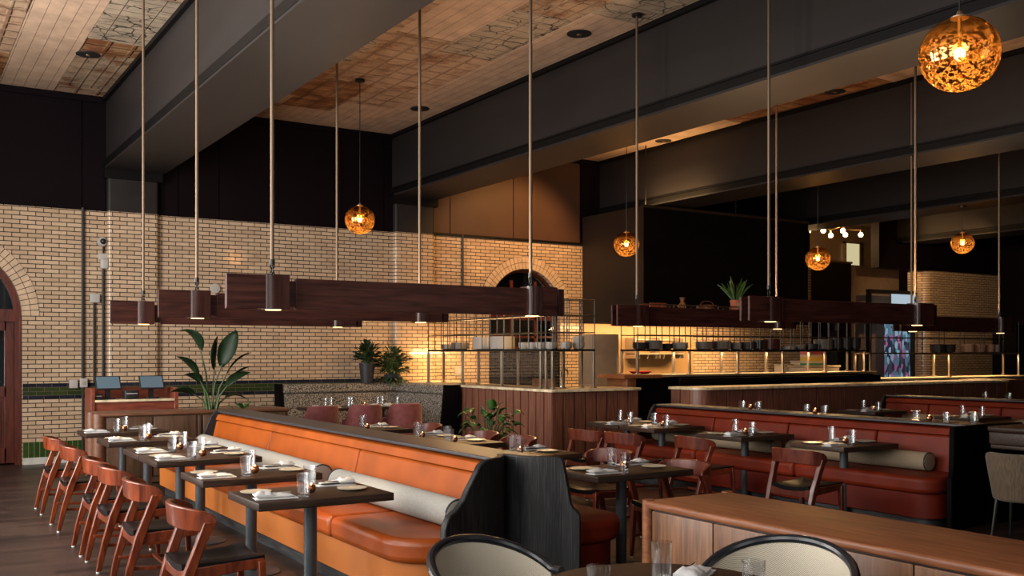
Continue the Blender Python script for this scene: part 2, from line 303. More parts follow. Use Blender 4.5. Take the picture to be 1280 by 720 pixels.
def floor_mat():
    m, nt, out = new_mat('dark_plank_floor')
    b = N(nt, 'ShaderNodeBsdfPrincipled')
    tc = N(nt, 'ShaderNodeTexCoord')
    br = N(nt, 'ShaderNodeTexBrick', Color1=(0.013, 0.0072, 0.0055, 1), Color2=(0.050, 0.028, 0.0215, 1), Mortar=(0.008, 0.006, 0.005, 1), Scale=1.0)
    br.offset = 0.37; br.inputs['Brick Width'].default_value = 1.7; br.inputs['Row Height'].default_value = 0.13; br.inputs['Mortar Size'].default_value = 0.002
    L(nt, tc.outputs['Object'], br.inputs['Vector'])
    mp = N(nt, 'ShaderNodeMapping'); mp.inputs['Scale'].default_value = (1.2, 16, 1); L(nt, tc.outputs['Object'], mp.inputs[0])
    nz = N(nt, 'ShaderNodeTexNoise', Scale=2.0, Detail=6.0, Roughness=0.6); L(nt, mp.outputs[0], nz.inputs['Vector'])
    rp = N(nt, 'ShaderNodeValToRGB'); rp.color_ramp.elements[0].color = (0.45, 0.45, 0.45, 1); rp.color_ramp.elements[1].color = (1.35, 1.3, 1.25, 1)
    rp.color_ramp.elements[0].position = 0.3; rp.color_ramp.elements[1].position = 0.7
    L(nt, nz.outputs['Fac'], rp.inputs[0])
    mx = N(nt, 'ShaderNodeMix', _data_type='RGBA', _blend_type='MULTIPLY'); mx.inputs[0].default_value = 1
    L(nt, br.outputs['Color'], mx.inputs[6]); L(nt, rp.outputs[0], mx.inputs[7]); L(nt, mx.outputs[2], b.inputs['Base Color'])
    mr = N(nt, 'ShaderNodeMapRange'); mr.inputs[3].default_value = 0.28; mr.inputs[4].default_value = 0.5; L(nt, nz.outputs['Fac'], mr.inputs[0]); L(nt, mr.outputs[0], b.inputs['Roughness'])
    bp = N(nt, 'ShaderNodeBump', Strength=0.15, Distance=0.004); L(nt, nz.outputs['Fac'], bp.inputs['Height']); L(nt, bp.outputs[0], b.inputs['Normal'])
    L(nt, b.outputs[0], out.inputs[0])
    return m
M['floor'] = floor_mat()

def shopfront_mat():
    """the street seen through a far shop window: daylight, cars and signs"""
    m, nt, out = new_mat('daylit_street_glimpse')
    tc = N(nt, 'ShaderNodeTexCoord')
    mp = N(nt, 'ShaderNodeMapping'); mp.inputs['Scale'].default_value = (1.0, 1.0, 0.55); L(nt, tc.outputs['Object'], mp.inputs[0])
    vo = N(nt, 'ShaderNodeTexVoronoi', Scale=11.0); L(nt, mp.outputs[0], vo.inputs['Vector'])
    rp = N(nt, 'ShaderNodeValToRGB'); e = rp.color_ramp.elements
    e[0].color = (0.02, 0.03, 0.05, 1); e[1].color = (0.45, 0.6, 0.72, 1); e[1].position = 1
    for p_, c_ in ((0.3, (0.10, 0.16, 0.24, 1)), (0.5, (0.25, 0.37, 0.47, 1)), (0.66, (0.06, 0.05, 0.08, 1)), (0.78, (0.38, 0.10, 0.24, 1)), (0.86, (0.04, 0.28, 0.33, 1))):
        q = e.new(p_); q.color = c_
    rp.color_ramp.interpolation = 'CONSTANT'
    L(nt, vo.outputs['Color'], rp.inputs[0])
    em = N(nt, 'ShaderNodeEmission', Strength=0.85); L(nt, rp.outputs[0], em.inputs[0]); L(nt, em.outputs[0], out.inputs[0])
    return m
M['street'] = shopfront_mat()
M['skyglow'] = emis('daylit_pane', (0.55, 0.68, 0.78), 0.75)
M['warmpane'] = emis('lit_doorway', (0.85, 0.75, 0.42), 0.7)

# ------------------------------------------------------------------ mesh builder
class MB:
    def __init__(s): s.v = []; s.f = []; s.mi = []; s.cur = 0
    def add(s, verts, faces, T=None):
        o = len(s.v)
        for p in verts:
            s.v.append(tuple(T @ Vector(p)) if T is not None else tuple(p))
        for f in faces: s.f.append([i + o for i in f]); s.mi.append(s.cur)
        return s
    def box(s, x0, x1, y0, y1, z0, z1, T=None):
        v = [(x, y, z) for z in (z0, z1) for y in (y0, y1) for x in (x0, x1)]
        return s.add(v, [(0, 2, 3, 1), (4, 5, 7, 6), (0, 1, 5, 4), (2, 6, 7, 3), (0, 4, 6, 2), (1, 3, 7, 5)], T)
    def rbox(s, x0, x1, y0, y1, z0, z1, r=0.01, T=None):
        """box with chamfered vertical and horizontal edges"""
        bm = bmesh.new(); bmesh.ops.create_cube(bm, size=1)
        for v in bm.verts:
            v.co = Vector((x0 if v.co.x < 0 else x1, y0 if v.co.y < 0 else y1, z0 if v.co.z < 0 else z1))
        r = min(r, 0.49 * min(abs(x1 - x0), abs(y1 - y0), abs(z1 - z0)))
        bmesh.ops.bevel(bm, geom=bm.edges[:], offset=r, segments=3, profile=0.5, affect='EDGES')
        bm.verts.ensure_lookup_table(); bm.normal_update()
        s.add([v.co[:] for v in bm.verts], [[v.index for v in f.verts] for f in bm.faces], T); bm.free(); return s
    def lathe(s, prof, seg=20, T=None, cap0=True, cap1=True, ribs=None):
        """prof: (r, z) from bottom up, outside"""
        v = []; f = []
        for r, z in prof:
            for k in range(seg):
                a = 2 * PI * k / seg
                rr = r * (ribs[1] if ribs and k % 2 and ribs[0] > z else 1)
                v.append((rr * math.cos(a), rr * math.sin(a), z))
        n = len(prof)
        for i in range(n - 1):
            for k in range(seg):
                k2 = (k + 1) % seg
                f.append((i * seg + k, i * seg + k2, (i + 1) * seg + k2, (i + 1) * seg + k))
        if cap0: f.append(list(range(seg))[::-1])
        if cap1: f.append([(n - 1) * seg + k for k in range(seg)])
        return s.add(v, f, T)
    def cyl(s, p0, p1, r, seg=10, r1=None):
        p0 = Vector(p0); p1 = Vector(p1); d = p1 - p0; ln = d.length
        T = Matrix.Translation(p0) @ d.to_track_quat('Z', 'Y').to_matrix().to_4x4()
        return s.lathe([(r, 0), (r if r1 is None else r1, ln)], seg, T)
    def tube(s, pts, r, seg=8, closed=False):
        pts = [Vector(p) for p in pts]; n = len(pts); v = []; f = []
        rs = r if isinstance(r, (list, tuple)) else [r] * n
        up = Vector((0, 0, 1))
        for i, p in enumerate(pts):
            if closed: d = pts[(i + 1) % n] - pts[i - 1]
            else: d = pts[min(i + 1, n - 1)] - pts[max(i - 1, 0)]
            d.normalize()
            a = d.cross(up)
            if a.length < 1e-3: a = d.cross(Vector((1, 0, 0)))
            a.normalize(); b = a.cross(d)
            for k in range(seg):
                t = 2 * PI * k / seg; v.append(tuple(p + (a * math.cos(t) + b * math.sin(t)) * rs[i]))
        for i in range(n if closed else n - 1):
            j = (i + 1) % n
            for k in range(seg):
                k2 = (k + 1) % seg; f.append((i * seg + k, j * seg + k, j * seg + k2, i * seg + k2))
        if not closed: f.append(list(range(seg))); f.append([(n - 1) * seg + k for k in range(seg)][::-1])
        return s.add(v, f)
    def ribbon(s, path, t):
        """vertical wall following path of (x, y, z0, z1[, lean dx, lean dy]); thickness t"""
        n = len(path); v = []; f = []
        for i, p in enumerate(path):
            a = Vector(path[max(i - 1, 0)][:2]); b = Vector(path[min(i + 1, n - 1)][:2]); d = (b - a).normalized(); nn = Vector((-d.y, d.x)) * t / 2
            lx, ly = (p[4], p[5]) if len(p) > 4 else (0, 0)
            v += [(p[0] + nn.x, p[1] + nn.y, p[2]), (p[0] - nn.x, p[1] - nn.y, p[2]), (p[0] - nn.x + lx, p[1] - nn.y + ly, p[3]), (p[0] + nn.x + lx, p[1] + nn.y + ly, p[3])]
        for i in range(n - 1):
            a, b = i * 4, i * 4 + 4
            for k in range(4):
                k2 = (k + 1) % 4; f.append((a + k, a + k2, b + k2, b + k))
        f.append((0, 3, 2, 1)); b = (n - 1) * 4; f.append((b, b + 1, b + 2, b + 3))
        return s.add(v, f)
    def prism(s, poly, axis, d0, d1, T=None):
        """poly of 2-D points extruded along axis 'x','y','z'"""
        n = len(poly)
        def P3(p, d): return {'x': (d, p[0], p[1]), 'y': (p[0], d, p[1]), 'z': (p[0], p[1], d)}[axis]
        v = [P3(p, d0) for p in poly] + [P3(p, d1) for p in poly]
        f = [list(range(n))[::-1], [n + i for i in range(n)]] + [(i, (i + 1) % n, n + (i + 1) % n, n + i) for i in range(n)]
        return s.add(v, f, T)
    def sphere(s, c, r, seg=14, rings=9, sz=1.0):
        prof = [(max(1e-4, r * math.sin(PI * i / rings)), -r * sz * math.cos(PI * i / rings)) for i in range(rings + 1)]
        return s.lathe(prof, seg, Matrix.Translation(c))
    def leaf(s, base, d, length, width, droop=0.4, nseg=6, fold=0.15, roll=0.0):
        d = Vector(d).normalized(); p = Vector(base); up = Vector((0, 0, 1))
        side = d.cross(up)
        if side.length < 1e-3: side = Vector((1, 0, 0))
        side.normalize(); side = Matrix.Rotation(roll, 3, d) @ side
        v = []; f = []; step = length / nseg
        for i in range(nseg + 1):
            t = i / nseg; w = width * 0.5 * (math.sin(PI * min(1, (t * 0.93 + 0.05))) ** 0.75)
            nrm = side.cross(d)
            v += [tuple(p - side * w + nrm * w * fold), tuple(p), tuple(p + side * w + nrm * w * fold)]
            d = (d + Vector((0, 0, -droop / nseg))).normalized(); p = p + d * step
        for i in range(nseg):
            a = i * 3; f += [(a, a + 1, a + 4, a + 3), (a + 1, a + 2, a + 5, a + 4)]
        return s.add(v, f)
    def mesh(s, name, mats, smooth=35):
        me = bpy.data.meshes.new(name); me.from_pydata(s.v, [], s.f)
        bm = bmesh.new(); bm.from_mesh(me); bmesh.ops.recalc_face_normals(bm, faces=bm.faces[:]); bm.to_mesh(me); bm.free()
        for m in (mats if isinstance(mats, (list, tuple)) else [mats]): me.materials.append(m)
        me.polygons.foreach_set('material_index', s.mi)
        if smooth:
            me.polygons.foreach_set('use_smooth', [True] * len(me.polygons)); me.set_sharp_from_angle(angle=math.radians(smooth))
        me.update(); return me
    def build(s, name, mats, parent=None, smooth=35, loc=None, bevel=0):
        o = bpy.data.objects.new(name, s.mesh(name, mats, smooth)); COL.objects.link(o)
        if parent: o.parent = parent
        if loc: o.location = loc
        if bevel:
            b = o.modifiers.new('edge', 'BEVEL'); b.width = bevel; b.segments = 2; b.limit_method = 'ANGLE'; b.angle_limit = math.radians(50)
        return o

def solid(o, t):
    m = o.modifiers.new('solid', 'SOLIDIFY'); m.thickness = t; m.offset = 0; return o
def subsurf(o, n=1):
    m = o.modifiers.new('sub', 'SUBSURF'); m.levels = n; m.render_levels = n; return o

def thing(name, label, cat, loc=(0, 0, 0), rz=0, group=None):
    o = bpy.data.objects.new(name, None); COL.objects.link(o); o.location = loc; o.rotation_euler = (0, 0, rz)
    o.empty_display_size = 0.1
    return tag(o, label, cat, group)
def tag(o, label, cat, group=None):
    o['label'] = label; o['category'] = cat
    if group: o['group'] = group
    return o
def struct(o): o['kind'] = 'structure'; return o
KIDS = {}
def kids(o): return [c for c in COL.objects if c.parent == o]
def dup(root, loc=None, rz=None, label=None, group=None):
    if root.name not in KIDS:
        KIDS[root.name] = [(c, [(g, []) for g in root_children(c)]) for c in root_children(root)]
    r = root.copy(); COL.objects.link(r)
    if loc is not None: r.location = loc
    if rz is not None: r.rotation_euler = (0, 0, rz)
    if label: r['label'] = label
    if group: r['group'] = group
    for c, gs in KIDS[root.name]:
        cc = c.copy(); COL.objects.link(cc); cc.parent = r
        for g, _ in gs:
            gg = g.copy(); COL.objects.link(gg); gg.parent = cc
    return r
def root_children(o): return list(o.children)

class Proto:
    """first placement uses the original, later ones copies"""
    def __init__(s, root): s.root = root; s.used = False
    def put(s, loc, rz, label, group):
        if not s.used:
            s.used = True; o = s.root; o.location = loc; o.rotation_euler = (0, 0, rz); o['label'] = label
            if group: o['group'] = group
            return o
        return dup(s.root, loc, rz, label, group)

def arc(cx, cy, r, a0, a1, n, ry=None):
    ry = r if ry is None else ry
    return [(cx + r * math.cos(math.radians(a0 + (a1 - a0) * i / n)), cy + ry * math.sin(math.radians(a0 + (a1 - a0) * i / n))) for i in range(n + 1)]

# ------------------------------------------------------------------ camera
YAW = math.radians(32.27)
cam = bpy.data.cameras.new('camera'); co = bpy.data.objects.new('camera', cam); COL.objects.link(co)
co.location = (0, 0, 1.65); co.rotation_euler = (PI / 2, 0, -YAW)
cam.sensor_width = 36; cam.lens = 1238 * 36 / 1280; cam.shift_y = (441.5 - 360) / 1280; cam.clip_end = 100
SC.camera = co

# ------------------------------------------------------------------ the room
YW, ZC, ZB = 16.23, 5.58, 3.83      # back wall face, ceiling, top of brick
X0, X1, Y0 = -1.6, 26.5, -1.6
struct(MB().box(X0 - .2, X1 + .2, Y0 - .2, 21, -.1, 0).build('floor', M['floor'], smooth=0))

BEAMS = [(2.86, 3.66), (7.71, 8.51), (12.40, 13.22), (17.2, 18.0), (22.0, 22.8)]
# ceiling: strips of pressed-tin panels
mats = [M['tin_plain'], M['tin_coffer'], M['tin_rust'], M['tin_crack'], M['tin_dark'], M['black']]
mb = MB(); rr = random.Random(3)
edges = [X0] + [e for b in BEAMS for e in b] + [X1]
for k in range(0, len(edges), 2):
    a, b = edges[k], edges[k + 1]
    n = max(2, round((b - a) / 0.75)); w = (b - a) / n
    for i in range(n):
        y = Y0; xa = a + i * w
        lane_plain = (i % 2 == 0)
        while y < YW:
            ln = rr.choice([.62, 1.24, 1.24, 1.86]) if not lane_plain else rr.choice([2.4, 1.2, 1.8])
            y1 = min(YW, y + ln)
            if lane_plain: c = rr.choices([0, 3, 1, 2], [5, 2.0, 1.2, .8])[0]
            else: c = rr.choices([1, 2, 3, 4, 0], [2.6, 2.4, 3.6, 2, 1.6])[0]
            z = ZC + rr.uniform(0, .012)
            mb.cur = c; g = 0.004
            mb.box(xa + g, xa + w - g, y + g, y1 - g, z, z + .03)
            y = y1
mb.cur = 5; mb.box(X0 - .2, X1 + .2, Y0 - .2, YW + .3, ZC + .05, ZC + .15)
struct(mb.build('ceiling', mats, smooth=0))

for i, (a, b) in enumerate(BEAMS):
    zb = 4.5
    m = MB(); m.cur = 0
    m.box(a, b, Y0, YW + .04, zb, ZC)
    m.cur = 1
    for sx, s in ((a, -1), (b, 1)):                      # bottom mouldings and top cove
        m.box(min(sx, sx + s * .05), max(sx, sx + s * .05), Y0, YW, zb - .0, zb + .085)
        m.box(min(sx, sx + s * .03), max(sx, sx + s * .03), Y0, YW, zb + .10, zb + .125)
        m.box(min(sx, sx + s * .06), max(sx, sx + s * .06), Y0, YW, ZC - .06, ZC - .001)
    m.cur = 0
    m.box(a - .045, b + .045, Y0, YW - .14, zb - .03, zb - .001)
    struct(m.build('beam_%d' % (i + 1), [M['beam'], M['beam_dark']], smooth=0))

def wall_arches(x0, x1, zt, arches, yf, depth, mat, name):
    """brick wall with arched openings down to the floor"""
    m = MB(); xs = x0
    for cx, r, zs in arches:
        m.box(xs, cx - r, yf, yf + depth, 0, zt)
        pts = arc(cx, zs, r, 180, 0, 24)
        for (xa, za), (xb, zb_) in zip(pts, pts[1:]):
            v = [(xa, yf, za), (xb, yf, zb_), (xb, yf, zt), (xa, yf, zt), (xa, yf + depth, za), (xb, yf + depth, zb_), (xb, yf + depth, zt), (xa, yf + depth, zt)]
            m.add(v, [(0, 1, 2, 3), (7, 6, 5, 4), (0, 4, 5, 1), (3, 2, 6, 7)])
        xs = cx + r
    m.box(xs, x1, yf, yf + depth, 0, zt)
    return struct(m.build(name, mat, smooth=0))
ARCH = [(.65, 1.04, 2.2), (10.56, .83, 2.47)]
wall_arches(X0, 18.72, ZB, ARCH, YW, .35, M['brick'], 'wall_back')
m = MB()
pts = arc(23.45, YW + .25, .25, 270, 180, 8)
m.prism([(X1, YW), (23.45, YW)] + pts[1:] + [(23.2, YW + .6), (X1, YW + .6)], 'z', 0, ZB)
struct(m.build('wall_back_right', M['brick'], smooth=30))
# voussoir rings around the arches
for i, (cx, r, zs) in enumerate(ARCH):
    m = MB(); m.cur = 1
    pts_o, pts_i = arc(cx, zs, r + .235, 0, 180, 40), arc(cx, zs, r, 0, 180, 40)
    for k in range(40):
        a, b, c, d = pts_i[k], pts_i[k + 1], pts_o[k + 1], pts_o[k]
        v = [(p[0], YW - .006, p[1]) for p in (a, b, c, d)] + [(p[0], YW + .02, p[1]) for p in (a, b, c, d)]
        m.add(v, [(0, 1, 2, 3), (4, 7, 6, 5), (0, 4, 5, 1), (1, 5, 6, 2), (2, 6, 7, 3), (3, 7, 4, 0)])
    m.cur = 0
    nn = max(20, int(PI * r / .075))
    for ring, (ra, rb) in enumerate(((r - .002, r + .112), (r + .12, r + .23))):
        for k in range(nn):
            a0 = PI * (k + .06) / nn; a1 = PI * (k + .94) / nn
            q = [(cx + rad * math.cos(a), zs + rad * math.sin(a)) for rad, a in ((ra, a0), (rb, a0), (rb, a1), (ra, a1))]
            v = [(p[0], YW - .016, p[1]) for p in q] + [(p[0], YW + .01, p[1]) for p in q]
            m.add(v, [(0, 1, 2, 3), (4, 7, 6, 5), (0, 4, 5, 1), (1, 5, 6, 2), (2, 6, 7, 3), (3, 7, 4, 0)])
    struct(m.build('trim_%d' % (i + 1), [M['brick_plain'], M['mortar']], smooth=0))
# pilasters (brick below, painted above)
for i, (a, b) in enumerate(((2.86, 3.62), (7.71, 8.51))):
    m = MB(); r = .05
    poly = [(a, YW)] + arc(a + r, YW - .1 + r, r, 180, 270, 5) + arc(b - r, YW - .1 + r, r, 270, 360, 5) + [(b, YW)]
    m.prism(poly, 'z', 0, ZB); struct(m.build('pillar_%d' % (i + 1), M['brick'], smooth=40))
    m = MB(); m.prism(poly, 'z', ZB, 4.36); m.cur = 1; m.box(a - .05, b + .05, YW - .15, YW, 4.33, 4.468)
    struct(m.build('pillar_head_%d' % (i + 1), [M['beam'], M['beam_dark']], smooth=40))
# coloured tile bands on the back wall, broken by the door and the pilasters
def band(name, z0, z1, mat, p, segs):
    m = MB()
    for a, b in segs: m.box(a, b, YW - p, YW + .002, z0, z1)
    for a, b in ((2.86, 3.62),): m.box(a - .004, b + .004, YW - .1 - p, YW, z0, z1)
    return struct(m.build(name, mat, smooth=0))
SEG = [(1.70, 2.86), (3.62, 7.70)]
band('trim_3', 1.14, 1.20, M['tile_black'], .006, SEG); band('trim_4', 1.02, 1.14, M['tile_green'], .006, SEG)
band('trim_5', .96, 1.02, M['tile_black'], .006, SEG); band('trim_6', .10, .33, M['tile_green_tall'], .008, SEG)
band('baseboard_back', 0, .10, M['white_base'], .02, SEG)
# dark panelling above the brick
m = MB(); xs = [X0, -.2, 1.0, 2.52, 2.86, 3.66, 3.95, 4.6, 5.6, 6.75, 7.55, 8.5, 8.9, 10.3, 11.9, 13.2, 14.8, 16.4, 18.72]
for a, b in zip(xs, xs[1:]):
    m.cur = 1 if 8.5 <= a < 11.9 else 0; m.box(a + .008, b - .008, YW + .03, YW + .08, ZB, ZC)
m.cur = 0
m.box(X0, 18.72, YW + .05, YW + .3, ZB, ZC); m.box(21.3, X1, YW + .05, YW + .3, ZB, ZC)
m.box(X0, 18.72, YW - .012, YW + .06, ZC - .09, ZC)
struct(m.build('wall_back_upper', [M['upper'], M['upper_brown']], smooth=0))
m = MB(); m.box(8.52, 11.92, YW - .03, YW + .03, ZB, ZB + .05); struct(m.build('trim_7', M['beam_dark'], smooth=0))
# other walls: left wall with tall daylight windows, rear wall with windows
def wall_with_windows(name, axis, pos, u0, u1, wins, mat, thick=.2):
    m = MB(); us = u0
    def bx(a, b, z0, z1):
        if axis == 'x': m.box(pos - thick, pos, a, b, z0, z1)
        else: m.box(a, b, pos - thick, pos, z0, z1)
    for a, b, z0, z1 in wins:
        bx(us, a, 0, ZC); bx(a, b, 0, z0); bx(a, b, z1, ZC); us = b
    bx(us, u1, 0, ZC)
    return struct(m.build(name, mat, smooth=0))
WL = [(.2, 2.7, .7, 5.1), (3.6, 6.1, .7, 5.1), (7.0, 9.5, .7, 5.1), (10.6, 12.6, .7, 5.1)]
WR = [(-.6, 2.2, .7, 5.1), (6.0, 8.6, .7, 5.1)]
wall_with_windows('wall_left', 'x', X0, Y0, YW + .3, WL, M['upper'])
wall_with_windows('wall_rear', 'y', Y0, X0, X1, WR, M['upper'])
struct(MB().box(X1, X1 + .2, Y0, 21, 0, ZC).build('wall_right', M['upper'], smooth=0))
wn = 0
for axis, pos, wins in (('x', X0, WL), ('y', Y0, WR)):
    for a, b, z0, z1 in wins:
        wn += 1; m = MB(); pn = MB()
        def bx(mm, u0, u1, d0, d1, za, zb_):
            if axis == 'x': mm.box(pos + d0, pos + d1, u0, u1, za, zb_)
            else: mm.box(u0, u1, pos + d0, pos + d1, za, zb_)
        for u in (a, (a + b) / 2 - .03, b - .06): bx(m, u, u + .06, -.14, -.06, z0, z1)
        for z in (z0, 3.2, z1 - .06): bx(m, a, b, -.14, -.06, z, z + .06)
        fr = struct(m.build('window_%d' % wn, M['black'], smooth=0))
        bx(pn, a, b, -.105, -.1, z0, z1); struct(pn.build('window_pane', M['pane'], fr, smooth=0))
# arched red door at the left end of the back wall
cx, r, zs = ARCH[0]
m = MB()
m.box(cx - r, cx - r + .09, YW + .1, YW + .26, 0, 2.2); m.box(cx + r - .09, cx + r, YW + .1, YW + .26, 0, 2.2); m.box(cx - r, cx + r, YW + .08, YW + .28, 2.12, 2.3)
po, pi = arc(cx, zs, r, 0, 180, 24), arc(cx, zs, r - .09, 0, 180, 24)
for k in range(24):
    q = (pi[k], pi[k + 1], po[k + 1], po[k]); v = [(p[0], YW + .1, p[1]) for p in q] + [(p[0], YW + .26, p[1]) for p in q]
    m.add(v, [(0, 1, 2, 3), (4, 7, 6, 5), (0, 4, 5, 1), (1, 5, 6, 2), (2, 6, 7, 3), (3, 7, 4, 0)])
m.box(cx + r - .02, cx + r - .005, YW + .02, YW + .1, 0, 2.2)
fr = struct(m.build('door_1', M['doorwood'], smooth=30))
for s in (-1, 1):
    m = MB(); a, b = (cx - r + .09, cx) if s < 0 else (cx, cx + r - .09)
    for u in (a, b - .13): m.box(u, u + .13, YW + .15, YW + .21, .02, 2.12)
    for z, zz in ((.02, .25), (1.0, 1.16), (1.98, 2.12)): m.box(a + .1, b - .1, YW + .15, YW + .21, z, zz)
    m.box(a + .13, b - .13, YW + .165, YW + .195, .25, 1.0); m.box(a + .17, b - .17, YW + .155, YW + .2, .31, .94)
    lf = struct(m.build('door_leaf', M['doorwood'], fr, smooth=0, bevel=.006))
    struct(MB().box(a + .12, b - .12, YW + .175, YW + .182, 1.15, 1.99).build('door_pane', M['pane'], fr, smooth=0))
m = MB(); m.prism(arc(cx, 2.25, r - .08, 0, 180, 24), 'y', YW + .17, YW + .176); struct(m.build('door_fanlight', M['pane'], fr, smooth=0))
struct(MB().box(cx - 1.5, cx + 1.5, YW + .9, YW + 1, 0, 4).box(cx - 1.5, cx - 1.4, YW + .35, YW + .95, 0, 4).box(cx + 1.4, cx + 1.5, YW + .35, YW + .95, 0, 4).box(cx-1.5,cx+1.5,YW+.35,YW+1,4,4.1).build('wall_vestibule', M['black'], smooth=0))
# arched kitchen window with red shelves behind
cx, r, zs = ARCH[1]
m = MB()
for x in (cx - r, cx - .28, cx + .28, cx + r - .06): m.box(x, x + .05, YW + .1, YW + .16, 0, zs + (0.6 if abs(x - cx) < .4 else 0))
m.box(cx - r, cx + r, YW + .1, YW + .16, 2.3, 2.4); m.box(cx - r, cx + r, YW + .1, YW + .16, 1.72, 1.78); m.box(cx - r, cx + r, YW + .1, YW + .16, 1.95, 1.99)
po, pi = arc(cx, zs, r, 0, 180, 20), arc(cx, zs, r - .06, 0, 180, 20)
for k in range(20):
    q = (pi[k], pi[k + 1], po[k + 1], po[k]); v = [(p[0], YW + .1, p[1]) for p in q] + [(p[0], YW + .18, p[1]) for p in q]
    m.add(v, [(0, 1, 2, 3), (4, 7, 6, 5), (0, 4, 5, 1), (1, 5, 6, 2), (2, 6, 7, 3), (3, 7, 4, 0)])
fr = struct(m.build('window_9', M['doorwood'], smooth=30))
m = MB(); m.prism([(cx + r, 0)] + arc(cx, zs, r, 0, 180, 20) + [(cx - r, 0)], 'y', YW + .12, YW + .125); struct(m.build('window_pane', M['pane'], fr, smooth=0))
struct(MB().box(cx - 1.2, cx + 1.2, YW + .7, YW + .8, 0, 3.8).box(cx - 1.2, cx - 1.1, YW + .35, YW + .8, 0, 3.8).box(cx + 1.1, cx + 1.2, YW + .35, YW + .8, 0, 3.8).box(cx-1.2,cx+1.2,YW+.35,YW+.8,3.8,3.9).build('wall_store', M['black'], smooth=0))
# lower tiled kitchen wall strip in the arch
struct(MB().box(cx - r, cx + r, YW + .02, YW + .08, 0, 1.7).build('trim_8', M['tile_black'], smooth=0))
# the room beyond the right-hand opening
struct(MB().box(18.4, 18.72, YW + .36, 20.5, 0, ZC).build('wall_passage_left', M['brick'], smooth=0))
struct(MB().box(18.3, X1, 20.5, 20.7, 0, ZC).build('wall_passage_back', M['brownwall'], smooth=0))
struct(MB().box(18.3, X1 + .2, YW + .3, 20.7, ZC, ZC + .1).build('ceiling_passage', M['brownwall'], smooth=0))

# wall fittings on the left of the back wall
tag(MB().cyl((2.52, YW - .03, 1.1), (2.52, YW - .03, 3.86), .022).build('conduit_pipe', M['conduit']), 'long black conduit running up the brick wall right of the arched door', 'pipe')
tag(MB().cyl((2.81, YW - .03, 1.2), (2.81, YW - .03, 3.14), .02).build('conduit_pipe', M['conduit']), 'black conduit dropping from the white box under the security camera', 'pipe')
tag(MB().cyl((2.68, YW - .03, 1.2), (2.68, YW - .03, 2.42), .016).build('conduit_pipe', M['conduit']), 'short thin conduit below the small square junction box', 'pipe')
tag(MB().cyl((2.52, YW - .03, 0.1), (2.52, YW - .03, 1.05), .018).build('conduit_pipe', M['conduit']), 'thin conduit running from the wall switch down to the floor', 'pipe')
tag(MB().cyl((9.14, YW - .019, 2.6), (9.14, YW - .019, 3.87), .02).build('conduit_pipe', M['conduit']), 'black conduit on golden brick left of the kitchen arch', 'pipe')
t = thing('security_camera', 'white dome security camera high on the brick wall', 'camera', (2.80, YW, 3.36))
MB().lathe([(.075, 0), (.075, .05), (.06, .08)], 20, Matrix.Rotation(PI / 2, 4, 'X')).build('housing', M['greybox'], t)
MB().sphere((0, -.09, 0), .045).build('lens_dome', M['plastic'], t)
MB().cyl((.01, -.03, -.26), (.01, -.03, -.07), .012).build('cable', M['conduit'], t)
t = thing('beacon_box', 'white alarm box with rounded cover below the dome camera', 'alarm', (2.82, YW, 3.1))
MB().rbox(-.08, .08, -.07, 0, -.02, .08, .01).build('backplate', M['greybox'], t); MB().rbox(-.055, .065, -.11, -.005, -.16, 0, .03).build('cover', M['greybox'], t)
tag(MB().rbox(2.62, 2.76, YW - .07, YW, 2.42, 2.56, .012).build('junction_box', M['greybox']), 'small square junction box on the brick wall', 'box')
t = thing('wall_switch', 'pale wall switch with green light on the tile band', 'switch', (2.53, YW - .02, 1.2)); MB().rbox(-.055, .055, -.05, 0, -.07, .07, .01).build('plate', M['greybox'], t); MB().rbox(-.03, .03, -.055, -.04, -.03, .03, .004).build('rocker', M['white'], t)
tag(MB().rbox(2.33, 2.45, YW - .06, YW, 1.12, 1.25, .012).build('outlet_box', M['greybox']), 'grey outlet box on the tile band left of the switch', 'outlet')
tag(MB().lathe([(.08, 0), (.08, .03), (.05, .035)], 24, Matrix.Translation((4.52, YW, 2.705)) @ Matrix.Rotation(PI / 2, 4, 'X')).build('wall_sensor', M['greybox']), 'round pale sensor disc on the brick above the pendants', 'sensor')

# ceiling cans
for i, (x, y, w) in enumerate(((2.24, 13.99, 'nearest the back wall in the left bay'), (7.2, 9.86, 'beside the big middle beam'), (12.05, 9.99, 'in the bay right of the middle beam'), (12.15, 14.0, 'near the back wall right of the middle beam'), (7.25, 14.26, 'near the back wall left of the middle beam'))):
    t = thing('recessed_light', 'black recessed ceiling light ' + w, 'ceiling light', (x, y, ZC), 0, 'recessed black ceiling lights')
    MB().lathe([(.13, -.012), (.15, -.008), (.15, .02)], 24).build('trim_ring', M['black'], t); MB().lathe([(.03, -.02), (.03, -.005)], 12).build('lens', M['brass'], t)

def area(name, loc, rot, sx, sy, e, col, spread=None):
    ld = bpy.data.lights.new(name, 'AREA'); ld.shape = 'RECTANGLE'; ld.size = sx; ld.size_y = sy; ld.energy = e; ld.color = col
    if spread: ld.spread = math.radians(spread)
    o = bpy.data.objects.new(name, ld); COL.objects.link(o); o.location = loc; o.rotation_euler = rot; return o
def spot(name, loc, tgt, e, col, ang, blend=.6):
    ld = bpy.data.lights.new(name, 'SPOT'); ld.energy = e; ld.color = col; ld.spot_size = math.radians(ang); ld.spot_blend = blend; ld.shadow_soft_size = .06
    o = bpy.data.objects.new(name, ld); COL.objects.link(o); o.location = loc
    o.rotation_euler = (Vector(tgt) - Vector(loc)).to_track_quat('-Z', 'Y').to_euler(); return o
